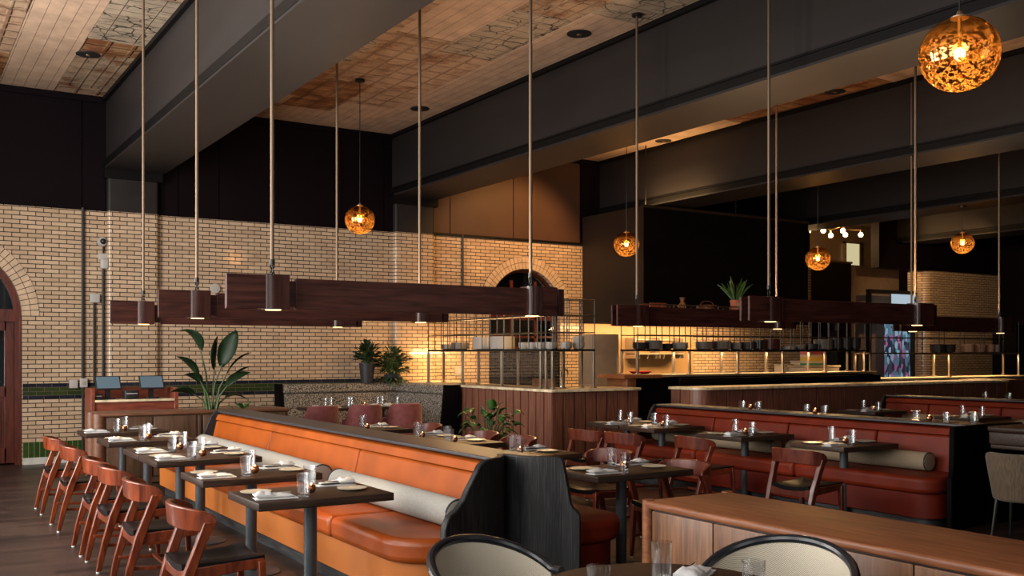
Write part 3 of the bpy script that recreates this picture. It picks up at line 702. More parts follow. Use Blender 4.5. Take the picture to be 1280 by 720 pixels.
# ------------------------------------------------------------------ linear wooden pendants
def pendant(x0, x1, y, label):
    zb, zt = 1.965, 2.19; ln = x1 - x0
    ua, ub, ue = ((3.80, 4.45, 24) if x0 < 5 else (8.70, 9.55, 70) if x0 < 10 else (13.40, 14.45, 24))   # invented light strip on the board, added to brighten the ceiling
    area('added_uplight', ((ua + ub) / 2, y, zt + .012), (PI, 0, 0), ub - ua, .03, ue, (1.0, .62, .34) if 5 < x0 < 10 else (1.0, .78, .58))
    t = thing('linear_pendant', label, 'pendant light', (x0, y, 0), 0, 'long walnut beam pendants')
    m = MB(); m.box(.47, ln - .10, -.022, .022, zb, zt); m.box(.25, .5, -.012, .012, zb + .02, zt - .02); m.build('beam_board', M['walnut'], t, bevel=.003)
    MB().box(ln - .06, ln, -.06, .06, zb, zt).box(ln - .12, ln - .05, -.012, .012, zb + .02, zt - .02).build('end_block', M['walnut_v'], t, bevel=.003)
    for k, (a, b, xr, rr_) in enumerate(((-.05, .31, .30, .095), (ln - .34, ln - .085, ln - .3, .07))):
        for s, nm in ((-1, 'end_board'), (1, 'end_board')):
            m = MB(); ya, yb = (-.085, -.06) if s < 0 else (.06, .085)
            m.box(a + (0 if s < 0 else .035), b, ya, yb, zb - .001, zt + .012); m.build(nm, M['walnut'], t, bevel=.003)
        m = MB(); hw = .095 if k == 0 else .06
        prof = [(xr - hw, -.06)] + [(xr - hw * math.cos(PI * q / 10), -.06 - rr_ * .42 * math.sin(PI * q / 10)) for q in range(1, 6)] + [(xr + hw, -.06 - rr_ * .42), (xr + hw, .06 + rr_ * .42)] + [(xr - hw * math.cos(PI * q / 10), .06 + rr_ * .42 * math.sin(PI * q / 10)) for q in range(5, 0, -1)] + [(xr - hw, .06)]
        m.prism(prof, 'z', zb - .004, zt + .014)
        can = m.build('light_can', M['walnut_v'], t)
        MB().lathe([(.055, zb - .009), (.055, zb - .0045)], 20, Matrix.Translation((xr, -.02, 0))).build('lamp_disc', M['downlight'], can)
        spot('downlight', (x0 + xr, y - .03, zb - .02), (x0 + xr, y - .03, 0), 85, (1.0, .62, .28), 78)
        m = MB(); m.cyl((xr, 0, zt + .11), (xr, 0, ZC), .014, 10); m.build('rod', M['rodmetal'], t)
        m = MB()
        for q in range(3):
            R_ = Matrix.Translation((xr, 0, zt + .02 + q * .035)) @ Matrix.Rotation(PI / 2 * (q % 2), 4, 'Z')
            m.tube([R_ @ Vector((.016 * math.cos(u), 0, .028 * math.sin(u))) for u in [2 * PI * i / 12 for i in range(12)]], .005, 6, True)
        m.cyl((xr, 0, zt + .09), (xr, 0, zt + .13), .02, 10)
        m.build('chain_link', M['iron'], t)
        m = MB(); m.lathe([(.06, ZC - .03), (.06, ZC - .0)], 16, Matrix.Translation((xr, 0, 0))); m.build('canopy', M['iron'], t)
    return t
for grp, x0, x1, ys in (('over the orange banquettes', 2.03, 4.84, (6.9, 8.93, 11.1)), ('over the red banquettes', 7.05, 9.95, (6.9, 8.93)), ('by the bright bar counter at right', 12.1, 14.85, (8.93,))):
    for y in ys:
        q = {6.9: 'nearest', 8.93: 'second', 11.1: 'farthest'}[y] if len(ys) > 1 else 'far'
        pendant(x0, x1, y, '%s long walnut beam pendant %s' % (q, grp))

# ------------------------------------------------------------------ gilded globes
GLOBES = [((5.20, 3.43, 3.363), .22, ZC, 'large gilded glass globe pendant nearest the camera at top right'),
          ((5.75, 13.2, 3.565), .215, ZC, 'gilded globe pendant hanging before the pale brick wall'),
          ((11.0, 13.65, 3.56), .225, ZC, 'gilded globe pendant hanging before the kitchen hood box'),
          ((14.25, 12.2, 3.36), .22, ZC, 'gilded globe pendant by the string of bulbs'),
          ((17.45, 11.45, 3.76), .21, 4.47, 'farthest small gilded globe pendant over the dark right end')]
for c, r, zt, lab in GLOBES:
    t = thing('globe_pendant', lab, 'pendant light', c, 0, 'gilded globe pendants')
    prof = [(max(.02, r * math.sin(PI * i / 24)), -r * .96 * math.cos(PI * i / 24)) for i in range(23)]
    MB().lathe(prof, 36, None, True, False).build('glass_globe', M['globe'], t, smooth=180)
    MB().lathe([(.05, r * .93), (.05, r * .97), (.02, r * 1.02), (.012, r * 1.12)], 16).build('cap', M['brass'], t)
    MB().cyl((0, 0, .035), (0, 0, r * .95), .012, 8).build('socket', M['brass'], t)
    MB().sphere((0, 0, .0), .03, 12, 8, 1.2).build('bulb', M['bulb'], t)
    MB().cyl((0, 0, r * 1.05), (0, 0, zt - c[2]), .006, 6).build('cord', M['iron'], t)
    MB().lathe([(.07, zt - c[2] - .03), (.07, zt - c[2])], 16).build('canopy', M['iron'], t)
    ld = bpy.data.lights.new('globe_lamp', 'POINT'); ld.energy = 20; ld.color = (1, .62, .28); ld.shadow_soft_size = .05
    lo = bpy.data.objects.new('globe_lamp', ld); COL.objects.link(lo); lo.location = (c[0], c[1], c[2] - .06)

# ------------------------------------------------------------------ tableware prototypes
def proto_tumbler():
    t = thing('tumbler', '', 'glass')
    m = MB(); m.lathe([(.035, 0), (.037, .02), (.044, .148), (.0415, .148), (.035, .03), (.034, .024)], 18, None, True, True, ribs=(.06, .95)); m.build('bowl', M['glass'], t)
    MB().lathe([(.033, .004), (.034, .022)], 18).build('thick_base', M['glassbase'], t)
    return Proto(t)
def proto_candle():
    t = thing('candle_holder', '', 'candle')
    k = .82
    m = MB(); m.lathe([(a * k, b * k) for a, b in [(.022, 0), (.036, .015), (.041, .035), (.037, .055), (.028, .066), (.026, .066), (.034, .05), (.036, .035), (.03, .02)]], 18, None, True, True); m.build('cup', M['copper'], t)
    MB().lathe([(.029 * k, .022 * k), (.03 * k, .045 * k)], 14).build('wax', M['wax'], t)
    MB().lathe([(.003 * k, .046 * k), (.008 * k, .056 * k), (.005 * k, .068 * k), (.001, .076 * k)], 10).build('flame', M['flame'], t)
    return Proto(t)
def proto_plate():
    t = thing('side_plate', '', 'plate')
    MB().lathe([(.05, 0), (.055, .004), (.098, .012), (.1, .015), (.094, .016), (.056, .008), (.001, .008)], 32).build('dish', M['china'], t)
    MB().lathe([(.045, -.0), (.045, .003)], 20).build('foot_ring', M['china'], t)
    return Proto(t)
def proto_napkin(seed):
    rr = random.Random(seed); t = thing('napkin', '', 'napkin')
    m = MB()
    def slab(x0, x1, y0, y1, z0, z1, n=8, amp=.006):
        v = []; f = []
        for j in range(5):
            for i in range(n + 1):
                u, w = i / n, j / 4
                x = x0 + (x1 - x0) * u; y = y0 + (y1 - y0) * w
                e = math.sin(PI * min(1, max(0, u * 1.0))) ** .3 * math.sin(PI * w) ** .5 if 0 < u < 1 and 0 < w < 1 else 0
                v.append((x + rr.uniform(-.003, .003), y + rr.uniform(-.003, .003), z0 + (z1 - z0) * (0.35 + .65 * e) + rr.uniform(-amp, amp) * e))
        o = len(v)
        for j in (0, 4):
            pass
        v += [(p[0], p[1], z0) for p in v[:]]
        W = n + 1
        for j in range(4):
            for i in range(n):
                a = j * W + i; f.append((a, a + 1, a + W + 1, a + W)); f.append((o + a, o + a + W, o + a + W + 1, o + a + 1))
        for i in range(n): f.append((i, o + i, o + i + 1, i + 1)); a = 4 * W + i; f.append((a, a + 1, o + a + 1, o + a))
        for j in range(4): a = j * W; f.append((a, a + W, o + a + W, o + a)); a = j * W + n; f.append((a, o + a, o + a + W, a + W))
        m.add(v, f)
    slab(-.13, .13, -.055, .055, 0, .014); slab(-.12, .10, -.045, .035, .013, .03)
    slab(-.13, -.02, -.05, .05, .02, .04 + .01 * (seed % 2), 6, .01)
    m.build('cloth', M['linen'], t, smooth=60)
    MB().box(-.02, .115, .036, .044, .014, .022).box(-.02, .10, .022, .029, .028, .034).build('cutlery', M['chrome'], t)
    return Proto(t)
PT, PC, PP = proto_tumbler(), proto_candle(), proto_plate()
PN = [proto_napkin(1), proto_napkin(2), proto_napkin(3)]

def setting(cx, cy, z, tname, rz=0, jit=.02, side=('chair', 'bench'), full=True, seed=0):
    rr = random.Random(seed + int(cx * 31 + cy * 17))
    c, s = math.cos(rz), math.sin(rz)
    def W(dx, dy): 
        dx += rr.uniform(-jit, jit); dy += rr.uniform(-jit, jit)
        return (cx + dx * c - dy * s, cy + dx * s + dy * c, z)
    def p(pr, dx, dy, a, lab, grp): pr.put(W(dx, dy), rz + a + rr.uniform(-.12, .12), lab, grp)
    p(PP, -.30, .12, 0, 'cream side plate on the %s side of %s' % (side[0], tname), 'cream side plates')
    p(PP, .29, -.05, 0, 'cream side plate on the %s side of %s' % (side[1], tname), 'cream side plates')
    p(PN[rr.randrange(3)], -.29, -.15, 0, 'folded white napkin on the %s side of %s' % (side[0], tname), 'folded white napkins')
    p(PN[rr.randrange(3)], .27, .21, PI, 'folded white napkin on the %s side of %s' % (side[1], tname), 'folded white napkins')
    p(PT, -.11, -.20, .2, 'clear tumbler nearer the camera on %s' % tname, 'clear tumblers')
    p(PT, .05, .19, .5, 'clear tumbler farther from the camera on %s' % tname, 'clear tumblers')
    p(PC, .01, -.03, 0, 'lit copper candle holder amid %s' % tname, 'copper candle holders')

# ------------------------------------------------------------------ tables
def table(x0, x1, y0, y1, label, group, z=.75, post=None, thick=.05):
    cx, cy = (x0 + x1) / 2, (y0 + y1) / 2; hx, hy = (x1 - x0) / 2, (y1 - y0) / 2
    t = thing('dining_table', label, 'table', (cx, cy, 0), 0, group)
    MB().rbox(-hx, hx, -hy, hy, z - thick, z, .006).build('tabletop', M['table'], t)
    px = 0 if post is None else post
    MB().lathe([(.042, .012), (.042, z - thick)], 24, Matrix.Translation((px, 0, 0))).build('post', M['post'], t)
    MB().lathe([(.22, 0), (.22, .006), (.20, .014), (.05, .018)], 28, Matrix.Translation((px, 0, 0))).build('base_plate', M['post'], t)
    MB().rbox(px - .18, px + .18, -.05, .05, z - thick - .012, z - thick - .0005, .003).build('bracket', M['iron'], t)
    return t
ORD = ['first', 'second', 'third', 'fourth', 'fifth', 'sixth']
A_ROWS = [(5.81, 6.45), (7.05, 7.68), (8.46, 9.14), (9.16, 9.84), (10.55, 11.22), (11.87, 12.5)]
for i, (a, b) in enumerate(A_ROWS):
    nm = 'the %s table along the orange bench' % ORD[i]
    table(1.88, 2.77, a, b, 'dark oak table, %s from the camera along the orange bench' % ORD[i], 'tables along the orange bench')
    setting(2.325, (a + b) / 2, .75, nm, seed=i)
B_ROWS = [(5.75, 6.38), (7.2, 7.85), (8.5, 9.15), (9.17, 9.82), (10.6, 11.25)]
for i, (a, b) in enumerate(B_ROWS):
    nm = 'the %s table behind the orange backrest' % ORD[i]
    table(4.37, 5.30, a, b, 'dark oak table, %s from the camera behind the orange backrest' % ORD[i], 'tables behind the orange backrest')
    setting(4.83, (a + b) / 2, .75, nm, side=('bench', 'chair'), seed=20 + i)
C_ROWS = [(6.28, 6.95), (7.62, 8.32), (9.04, 9.70), (9.72, 10.38)]
for i, (a, b) in enumerate(C_ROWS):
    nm = 'the %s table along the red bench' % ORD[i]
    table(7.70, 8.52, a, b, 'black-brown table, %s from the camera along the red bench' % ORD[i], 'tables along the red bench')
    setting(8.10, (a + b) / 2, .75, nm, seed=40 + i, jit=.015)
D_ROWS = [(8.1, 8.8), (9.8, 10.5)]
for i, (a, b) in enumerate(D_ROWS):
    nm = 'the %s table before the far red bench' % ('nearer', 'farther')[i]
    table(12.72, 13.5, a, b, 'dark table, the %s one before the far red bench' % ('nearer', 'farther')[i], 'tables before the far red bench')
    setting(13.1, (a + b) / 2, .75, nm, seed=60 + i, jit=.015)
# squat glasses standing on the ledge of the red backrests
def proto_squat():
    t = thing('squat_tumbler', '', 'glass')
    MB().lathe([(.036, 0), (.04, .015), (.045, .098), (.042, .098), (.037, .025), (.035, .02)], 18, None, True, True).build('bowl', M['glass'], t)
    MB().lathe([(.034, .004), (.036, .019)], 18).build('thick_base', M['glassbase'], t)
    return Proto(t)
PQ = proto_squat()
for k, (x, y, lab) in enumerate(((8.95, 8.84, 'left one of the left pair'), (8.95, 8.58, 'right one of the left pair'), (8.95, 7.83, 'left one of the middle pair'), (8.95, 7.57, 'right one of the middle pair'), (8.97, 6.41, 'left one of the near pair'), (8.97, 6.07, 'right one of the near pair'), (9.0, 5.79, 'alone above the black end panel'))):
    PQ.put((x, y, .9625), k, 'squat glass on the middle red backrest ledge, %s' % lab, 'squat glasses on the red ledge')
for k, (y, lab) in enumerate(((8.7, 'left'), (7.7, 'middle'), (6.24, 'right'))):
    PC.put((8.95, y, .9625), 0, 'candle holder on the red backrest ledge, %s of three between the glasses' % lab, 'copper candle holders')
for k, (y, lab) in enumerate(((8.88, 'left'), (8.5, 'right'))): PQ.put((14.1, y, .9625), k, 'squat glass on the far red backrest ledge, %s of two' % lab, 'squat glasses on the red ledge')

# ------------------------------------------------------------------ chairs
def proto_chair(wm):
    """teak chair: curved crest rail, raked rear legs, black pad; faces +x"""
    t = thing('dining_chair', '', 'chair')
    P_ = [(-.035, -.262), (-.075, -.264), (-.13, -.25), (-.175, -.205), (-.21, -.115), (-.222, 0), (-.21, .115), (-.175, .205), (-.13, .25), (-.075, .264), (-.035, .262)]
    Z0 = [.69, .655, .643, .645, .65, .655, .65, .645, .643, .655, .69]; Z1 = [.725, .75, .766, .775, .78, .782, .78, .775, .766, .75, .725]
    m = MB(); m.ribbon([(p[0], p[1], a, b, -.012, 0) for p, a, b in zip(P_, Z0, Z1)], .03)
    o = m.build('crest_rail', wm, t, smooth=60, bevel=.006)
    for s in (-1, 1):
        m = MB()
        pts = [(-.285, s * .235, .012), (-.245, s * .238, .2), (-.18, s * .24, .42), (-.125, s * .25, .57), (-.075, s * .258, .695)]
        rs = [.018, .024, .032, .028, .036]
        v = []; f = []
        for (x, y, z), r in zip(pts, rs): v += [(x - r, y - r * .75, z), (x + r, y - r * .75, z), (x + r, y + r * .75, z), (x - r, y + r * .75, z)]
        for i in range(4):
            for k in range(4): k2 = (k + 1) % 4; f.append((i * 4 + k, i * 4 + k2, i * 4 + 4 + k2, i * 4 + 4 + k))
        f += [(3, 2, 1, 0), (16, 17, 18, 19)]
        m.add(v, f); lg = m.build('leg', wm, t, smooth=45, bevel=.006)
        MB().lathe([(.013, 0), (.015, .013)], 10, Matrix.Translation((-.287, s * .235, 0))).build('glide', M['foot'], lg)
        m = MB()
        pts = [(.255, s * .225, .012), (.245, s * .222, .2), (.235, s * .22, .435)]; rs = [.014, .018, .022]; v = []; f = []
        for (x, y, z), r in zip(pts, rs): v += [(x - r, y - r, z), (x + r, y - r, z), (x + r, y + r, z), (x - r, y + r, z)]
        for i in range(2):
            for k in range(4): k2 = (k + 1) % 4; f.append((i * 4 + k, i * 4 + k2, i * 4 + 4 + k2, i * 4 + 4 + k))
        f += [(3, 2, 1, 0), (8, 9, 10, 11)]
        m.add(v, f); lg = m.build('leg', wm, t, smooth=45, bevel=.005)
        MB().lathe([(.012, 0), (.014, .013)], 10, Matrix.Translation((.255, s * .225, 0))).build('glide', M['foot'], lg)
        m = MB(); m.prism([(-.24, .215), (.245, .19), (.245, .165), (-.24, .19)], 'y', s * .215 - .008, s * .215 + .008); m.build('stretcher', wm, t, bevel=.003)
        m = MB(); m.prism([(-.20, .43), (.25, .45), (.25, .395), (.1, .385), (-.1, .37), (-.20, .355)], 'y', s * .222 - .012, s * .222 + .012); m.build('seat_rail', wm, t, bevel=.004)
    n = 8                                                  # curved rear and front rails
    for x, z0, z1, sag in ((-.2, .35, .425, .03), (.24, .385, .44, .025)):
        m = MB(); pts = [(y, z1 - sag * (1 - (y / .22) ** 2)) for y in [(-.22 + .44 * i / n) for i in range(n + 1)]]
        m.prism(pts + [(.22, z0), (-.22, z0)], 'x', x - .012, x + .012); m.build('cross_rail', wm, t, bevel=.003)
    m = MB(); nx, ny = 8, 8; v = []; f = []
    for j in range(ny + 1):
        for i in range(nx + 1):
            u = i / nx * 2 - 1; w = j / ny * 2 - 1
            x = .02 + u * .235; y = w * (.215 + .01 * u); e = max(abs(u), abs(w)) ** 8
            z = .428 + .022 * w * w + .018 * abs(u) ** 2 * (1 if u > 0 else .4) + .02 * (1 - e)
            v.append((x, y, z))
    o_ = len(v); v += [(p[0], p[1], p[2] - .022 - .012) for p in v[:]]; Wd = nx + 1
    for j in range(ny):
        for i in range(nx):
            a = j * Wd + i; f += [(a, a + 1, a + Wd + 1, a + Wd), (o_ + a, o_ + a + Wd, o_ + a + Wd + 1, o_ + a + 1)]
    for i in range(nx): a = ny * Wd + i; f += [(i, o_ + i, o_ + i + 1, i + 1), (a, a + 1, o_ + a + 1, o_ + a)]
    for j in range(ny): a = j * Wd; b = a + nx; f += [(a, a + Wd, o_ + a + Wd, o_ + a), (b, o_ + b, o_ + b + Wd, b + Wd)]
    m.add(v, f); m.build('seat_pad', M['blackleather'], t, smooth=60)
    m = MB(); m.box(-.012, .012, -.21, .21, .19, .21); m.build('cross_stretcher', wm, t)
    return Proto(t)
CH = proto_chair(M['chairwood']); CD = proto_chair(M['chairwood_dark'])
for i, y in enumerate((5.92, 7.2, 8.17, 8.88, 10.18, 11.34)):
    CH.put((1.625, y, 0), R.uniform(-.03, .03), 'red teak chair with black seat, %s from the camera along the orange bench tables' % ORD[i], 'teak chairs by the orange bench')
for i, (x, y, rz) in enumerate(((5.34, 6.02, PI), (5.42, 7.1, PI + .06), (5.5, 8.75, PI), (5.5, 9.5, PI), (5.55, 10.9, PI - .05))):
    CD.put((x, y, 0), rz, 'dark red chair, %s from the camera at tables behind the orange backrest' % ORD[i], 'chairs behind the orange backrest')
for i, (x, y, rz) in enumerate(((7.18, 6.3, .06), (7.3, 7.8, -.05), (7.0, 8.62, .12), (6.92, 9.2, .05))):
    CD.put((x, y, 0), rz, 'dark red teak chair, %s from the camera before the red bench tables' % ORD[i], 'chairs before the red bench')

# ------------------------------------------------------------------ banquettes
def bench(label, group, xf, sx, y0, y1, mats, seams, wings, cap=True, far_panel=True, cushions=(0,), corner=0.25, wingmat=None, clip=None):
    """long upholstered bench; xf = front face x, sx = +1 when the back lies towards +x; y0 = end nearest the camera"""
    base, seat, back = mats
    t = thing('banquette', label, 'bench', (xf, y0, 0), 0, group)
    ln = y1 - y0
    def startY(x):
        pts = sorted((q[0], q[1]) for q in (clip or []))
        if not pts or x < pts[0][0] or x > pts[-1][0]: return -99
        for (xa, ya), (xb, yb) in zip(pts, pts[1:]):
            if xa <= x <= xb: return ya + (yb - ya) * (x - xa) / max(1e-6, xb - xa)
        return -99
    def fit(mm):
        for i, (x, y, z) in enumerate(mm.v):
            q = startY(x + xf) - y0 + .026
            if y < q: mm.v[i] = (x, q, z)
        return mm
    def P2(poly): return [(p[0] * sx, p[1]) for p in poly]
    def outline(a, b, s0, s1, r0, r1):
        """plan of a block with rounded front corners (s along depth)"""
        pts = []
        pts += [(s0 + r0 - r0 * math.sin(q), a + r0 - r0 * math.cos(q)) for q in [PI / 2 * i / 6 for i in range(7)]] if r0 else [(s0, a)]
        pts += [(s0 + r1 - r1 * math.cos(q), b - r1 + r1 * math.sin(q)) for q in [PI / 2 * i / 6 for i in range(7)]] if r1 else [(s0, b)]
        pts += [(s1, b), (s1, a)]
        return [(p[0] * sx, p[1]) for p in pts]
    m = MB(); m.prism(outline(.06, ln, .06, .8, corner, 0), 'z', 0, .115); fit(m).build('kick_board', M['kick'], t, smooth=30)
    m = MB(); m.prism(outline(.0, ln, 0, .8, corner, 0), 'z', .115, .345)
    fit(m).build('base_panel', base, t, smooth=30, bevel=.006)
    cs = [0] + list(cushions) + [ln]
    for a, b in zip(cs, cs[1:]):
        m = MB(); m.prism(outline(a + (.0 if a else -.03), b - .006, -.06, .6, corner if a == 0 else 0.0, 0), 'z', .347, .505)
        o = fit(m).build('seat_cushion', seat, t, smooth=40)
        bv = o.modifiers.new('soft', 'BEVEL'); bv.width = .045; bv.segments = 4; bv.limit_method = 'ANGLE'; bv.angle_limit = math.radians(40)
    ss = [0.0] + list(seams) + [ln]
    for a, b in zip(ss, ss[1:]):
        m = MB(); m.prism(P2([(.54, .36), (.655, .845), (.80, .845), (.80, .36)]), 'y', a + .007, b - .007)
        o = fit(m).build('back_cushion', back, t, smooth=40, bevel=.02)
    m = MB(); m.prism(P2([(.645, .85), (.675, .915), (.83, .935), (.83, .85)]), 'y', .0, ln); fit(m).build('top_band', back, t, bevel=.008)
    m = MB(); m.box(min(sx * .80, sx * .835), max(sx * .80, sx * .835), .0, ln, .0, .93); fit(m).build('back_board', M['charred'], t)
    if cap:
        xs_ = [sx * (.675 + .355 * q / 14) for q in range(15)]
        m = MB(); m.prism([(x, max(0, startY(x + xf) - y0 + .03)) for x in xs_] + [(xs_[-1], ln + .02), (xs_[0], ln + .02)], 'z', .937, .962); m.build('cap_rail', M['cap'], t, bevel=.006)
    for wp in wings:
        m = MB(); m.ribbon([(x - xf, y - y0, 0, z) for x, y, z in wp], .045); m.build('end_panel', wingmat or M['charred'], t, smooth=50, bevel=.008)
    if far_panel:
        m = MB(); pr = P2([(.32, 0), (.32, .52), (.40, .6), (.5, .66), (.6, .9), (.66, .962), (.84, .962), (.84, 0)]); m.prism(pr, 'y', ln + .002, ln + .045); m.build('end_panel', M['charred'], t, bevel=.006)
    return t
def scale_wing(w, f): return w
w1 = [(2.862, 5.325, .56), (2.876, 5.33, .605), (2.91, 5.345, .655), (2.98, 5.375, .685), (3.04, 5.40, .735), (3.08, 5.42, .79), (3.15, 5.435, .89), (3.19, 5.45, .94), (3.24, 5.47, .962), (3.30, 5.50, .966), (3.40, 5.57, .966), (3.48, 5.65, .966), (3.53, 5.75, .966)]
w2 = [(3.57, 5.75, .966), (3.585, 5.60, .966), (3.635, 5.50, .966), (3.71, 5.435, .966), (3.77, 5.395, .966), (3.79, 5.38, .955), (3.80, 5.37, .92), (3.815, 5.345, .78), (3.825, 5.33, .67), (3.838, 5.315, .63), (3.86, 5.29, .605), (3.87, 5.28, .57)]
bench('orange leather banquette with charcoal end panel facing the row of teak chairs', 'banquettes', 2.69, 1, 5.42, 11.95,
      (M['leather_base'], M['leather'], M['leather_back']), (2.27, 4.5), [w1], cushions=(1.15, 3.0, 4.75), corner=.3, clip=w1 + w2)
bench('red-brown banquette backing onto the orange one, mostly hidden by its charcoal panel', 'banquettes', 4.41, -1, 5.42, 11.95,
      (M['red_base'], M['red'], M['red']), (1.6, 3.3, 4.9), [w2], cap=False, cushions=(1.6, 3.3, 4.9), corner=.35, clip=w1 + w2)
wC = [(8.215, 5.52, .47), (8.225, 5.525, .50), (8.25, 5.535, .525), (8.28, 5.55, .545), (8.30, 5.56, .60), (8.33, 5.575, .78), (8.355, 5.59, .92), (8.38, 5.60, .955), (8.42, 5.61, .966), (8.6, 5.62, .966), (8.8, 5.64, .966), (8.96, 5.66, .966)]
wC2 = [(9.0, 5.66, .966), (9.2, 5.62, .966), (9.5, 5.61, .966), (9.56, 5.6, .92), (9.6, 5.58, .6), (9.7, 5.55, .52), (9.72, 5.54, .47)]
bench('long red leather banquette with tan bolsters in the middle of the room', 'banquettes', 8.1, 1, 5.62, 10.25,
      (M['red_base'], M['red'], M['red']), (1.1, 2.3, 3.5), [wC], cushions=(1.6, 3.1), corner=.18, wingmat=M['gloss_black'], clip=wC + wC2)
bench('red banquette backing onto the middle red one, hidden behind its backrest', 'banquettes', 9.82, -1, 5.62, 10.25,
      (M['red_base'], M['red'], M['red']), (1.1, 2.3, 3.5), [wC2], cap=False, cushions=(1.6, 3.1), corner=.18, wingmat=M['gloss_black'], clip=wC + wC2)
bench('far dark red banquette before the bar counter at the right edge', 'banquettes', 13.25, 1, 6.2, 10.5,
      (M['red_base'], M['red'], M['red']), (1.1, 2.3, 3.5), [], cushions=(1.6, 3.1), corner=.1)
def bolster(x, y0, y1, z, r, mat, label, lean=0):
    t = thing('bolster', label, 'bolster', (x, y0, z), 0, 'cylinder bolsters')
    ln = y1 - y0; T = Matrix.Rotation(-PI / 2, 4, 'X')
    MB().lathe([(r * .55, 0), (r * .9, .004), (r, .03), (r * 1.02, ln / 2), (r, ln - .03), (r * .9, ln - .004), (r * .55, ln)], 24, T).build('cover', mat, t, smooth=50)
    for q in (.012, ln - .012): MB().tube([(r * .985 * math.cos(a), q, r * .985 * math.sin(a)) for a in [2 * PI * i / 24 for i in range(24)]], .006, 6, True).build('piping', M['cap'], t)
bolster(3.135, 5.6, 7.64, .605, .098, M['bolster'], 'pale grey bolster at the near end of the orange banquette')
bolster(3.135, 7.98, 11.75, .605, .098, M['bolster'], 'long pale grey bolster at the far end of the orange banquette')
bolster(8.55, 5.95, 7.72, .597, .090, M['bolster_tan'], 'tan bolster at the near end of the red banquette')
bolster(8.55, 7.9, 10.0, .597, .090, M['bolster_tan'], 'tan bolster at the far end of the red banquette')
bolster(13.70, 7.3, 8.6, .605, .098, M['bolster_tan'], 'tan bolster near the right edge on the far red banquette')
bolster(13.70, 8.7, 10.0, .605, .098, M['bolster_tan'], 'tan bolster left on the far red banquette')

# ------------------------------------------------------------------ credenza in front right
t = thing('credenza', 'long low oak sideboard at the front right with reddish top', 'sideboard', (3.87, 1.2, 0))
ln = 4.62 - 1.2
MB().box(.03, .66, .02, ln - .03, .0, .09).build('plinth', M['black'], t)
MB().box(.025, .66, 0, ln - .02, .09, .715).build('carcass', M['black'], t)
m = MB(); m.rbox(-.012, .70, -.02, ln + .02, .715, .762, .018); m.build('top', M['oak_top'], t)
y = ln - .05; 
for k, w in enumerate((.52, .62, .03, .62, .62, .03, .62)):
    if w < .1: MB().rbox(.004, .03, y - w + .004, y, .09, .705, .003).build('stile', M['oak'], t); y -= w; continue
    a = max(y - w, 0.01)
    MB().rbox(.006, .028, a + .005, y - .003, .10, .705, .003).build('door', M['oak'], t); y -= w
for xx in (0.0, .655): 
    m = MB(); m.lathe([(.035, 0), (.035, .766)], 18, Matrix.Translation((xx + .02, ln - .0, 0))); m.build('corner_post', M['oak_top'], t)
MB().rbox(.02, .66, ln - .022, ln + .01, .0, .715, .004).build('end_panel', M['oak'], t)

# ------------------------------------------------------------------ round table and cane chairs in front
t = thing('round_table', 'round dark table at the bottom edge with two cane chairs', 'table', (2.5, 2.88, 0))
MB().lathe([(.46, .71), (.485, .715), (.485, .745), (.478, .75)], 56).build('tabletop', M['table'], t)
MB().lathe([(.045, .02), (.045, .71)], 20).build('post', M['post'], t); MB().lathe([(.26, 0), (.26, .01), (.06, .025)], 30).build('base_plate', M['post'], t)
FT = 'the round front table'
PT.put((2.13, 2.80, .75), 0, 'clear tumbler at the left on %s' % FT, 'clear tumblers')
tall = thing('highball_glass', 'tall clear glass in the middle of %s' % FT, 'glass', (2.555, 2.955, .75), 0, 'clear tumblers')
MB().lathe([(.036, 0), (.037, .02), (.042, .165), (.0395, .165), (.034, .03), (.033, .024)], 20, None, True, True).build('bowl', M['glass'], tall)
MB().lathe([(.034, .004), (.035, .022)], 18).build('thick_base', M['glassbase'], tall)
PT.put((2.66, 2.57, .75), .3, 'clear tumbler at the right on %s' % FT, 'clear tumblers')
PP.put((2.16, 3.02, .75), 0, 'cream side plate at the left on %s' % FT, 'cream side plates')
PP.put((2.74, 2.72, .75), 0, 'cream side plate behind the right tumbler on %s' % FT, 'cream side plates')
PN[0].put((2.76, 2.99, .75), .55, 'crumpled white napkin with fork on %s' % FT, 'folded white napkins')
def cane_chair(x, y, rz, label, dz=0):
    """barrel chair facing +x: black bentwood rim sloping to the arms, woven cane inside"""
    t = thing('cane_chair', label, 'chair', (x, y, 0), rz, 'cane barrel chairs')
    n = 36; pth = []
    for i in range(n + 1):
        a = math.radians(78 + 204 * i / n); c = max(0, -math.cos(a))
        zz = .615 + dz + .185 * (max(0, min(1, (c + .15) / 1.15)) ** .8)
        pth.append((.31 * math.cos(a) * .98, .345 * math.sin(a), zz))
    MB().tube(pth, .021, 10).build('rim', M['blacktube'], t)
    m = MB(); m.ribbon([(p[0] * .985 + .0, p[1] * .985, .40, p[2] - .012) for p in pth[2:-2]], .012); m.build('cane_back', M['cane'], t, smooth=80)
    m = MB(); m.tube([(p[0] * .985, p[1] * .985, .40) for p in pth], .018, 8).build('lower_rail', M['blacktube'], t)
    MB().lathe([(.27, .395), (.30, .41), (.305, .45), (.28, .475), (.01, .48)], 32, Matrix.Translation((.03, 0, 0))).build('seat', M['blackleather'], t)
    for sx in (-1, 1):
        for sy in (-1, 1): MB().cyl((.26 * sx + .02, .25 * sy, 0), (.20 * sx + .02, .21 * sy, .41), .014, 10, .02).build('leg', M['blacktube'], t)
    return t
cane_chair(2.31, 3.72, -1.25, 'cane-backed black chair at the left beyond the round front table', -.012)
cane_chair(3.24, 3.02, PI + .32, 'cane-backed black chair before the oak sideboard')

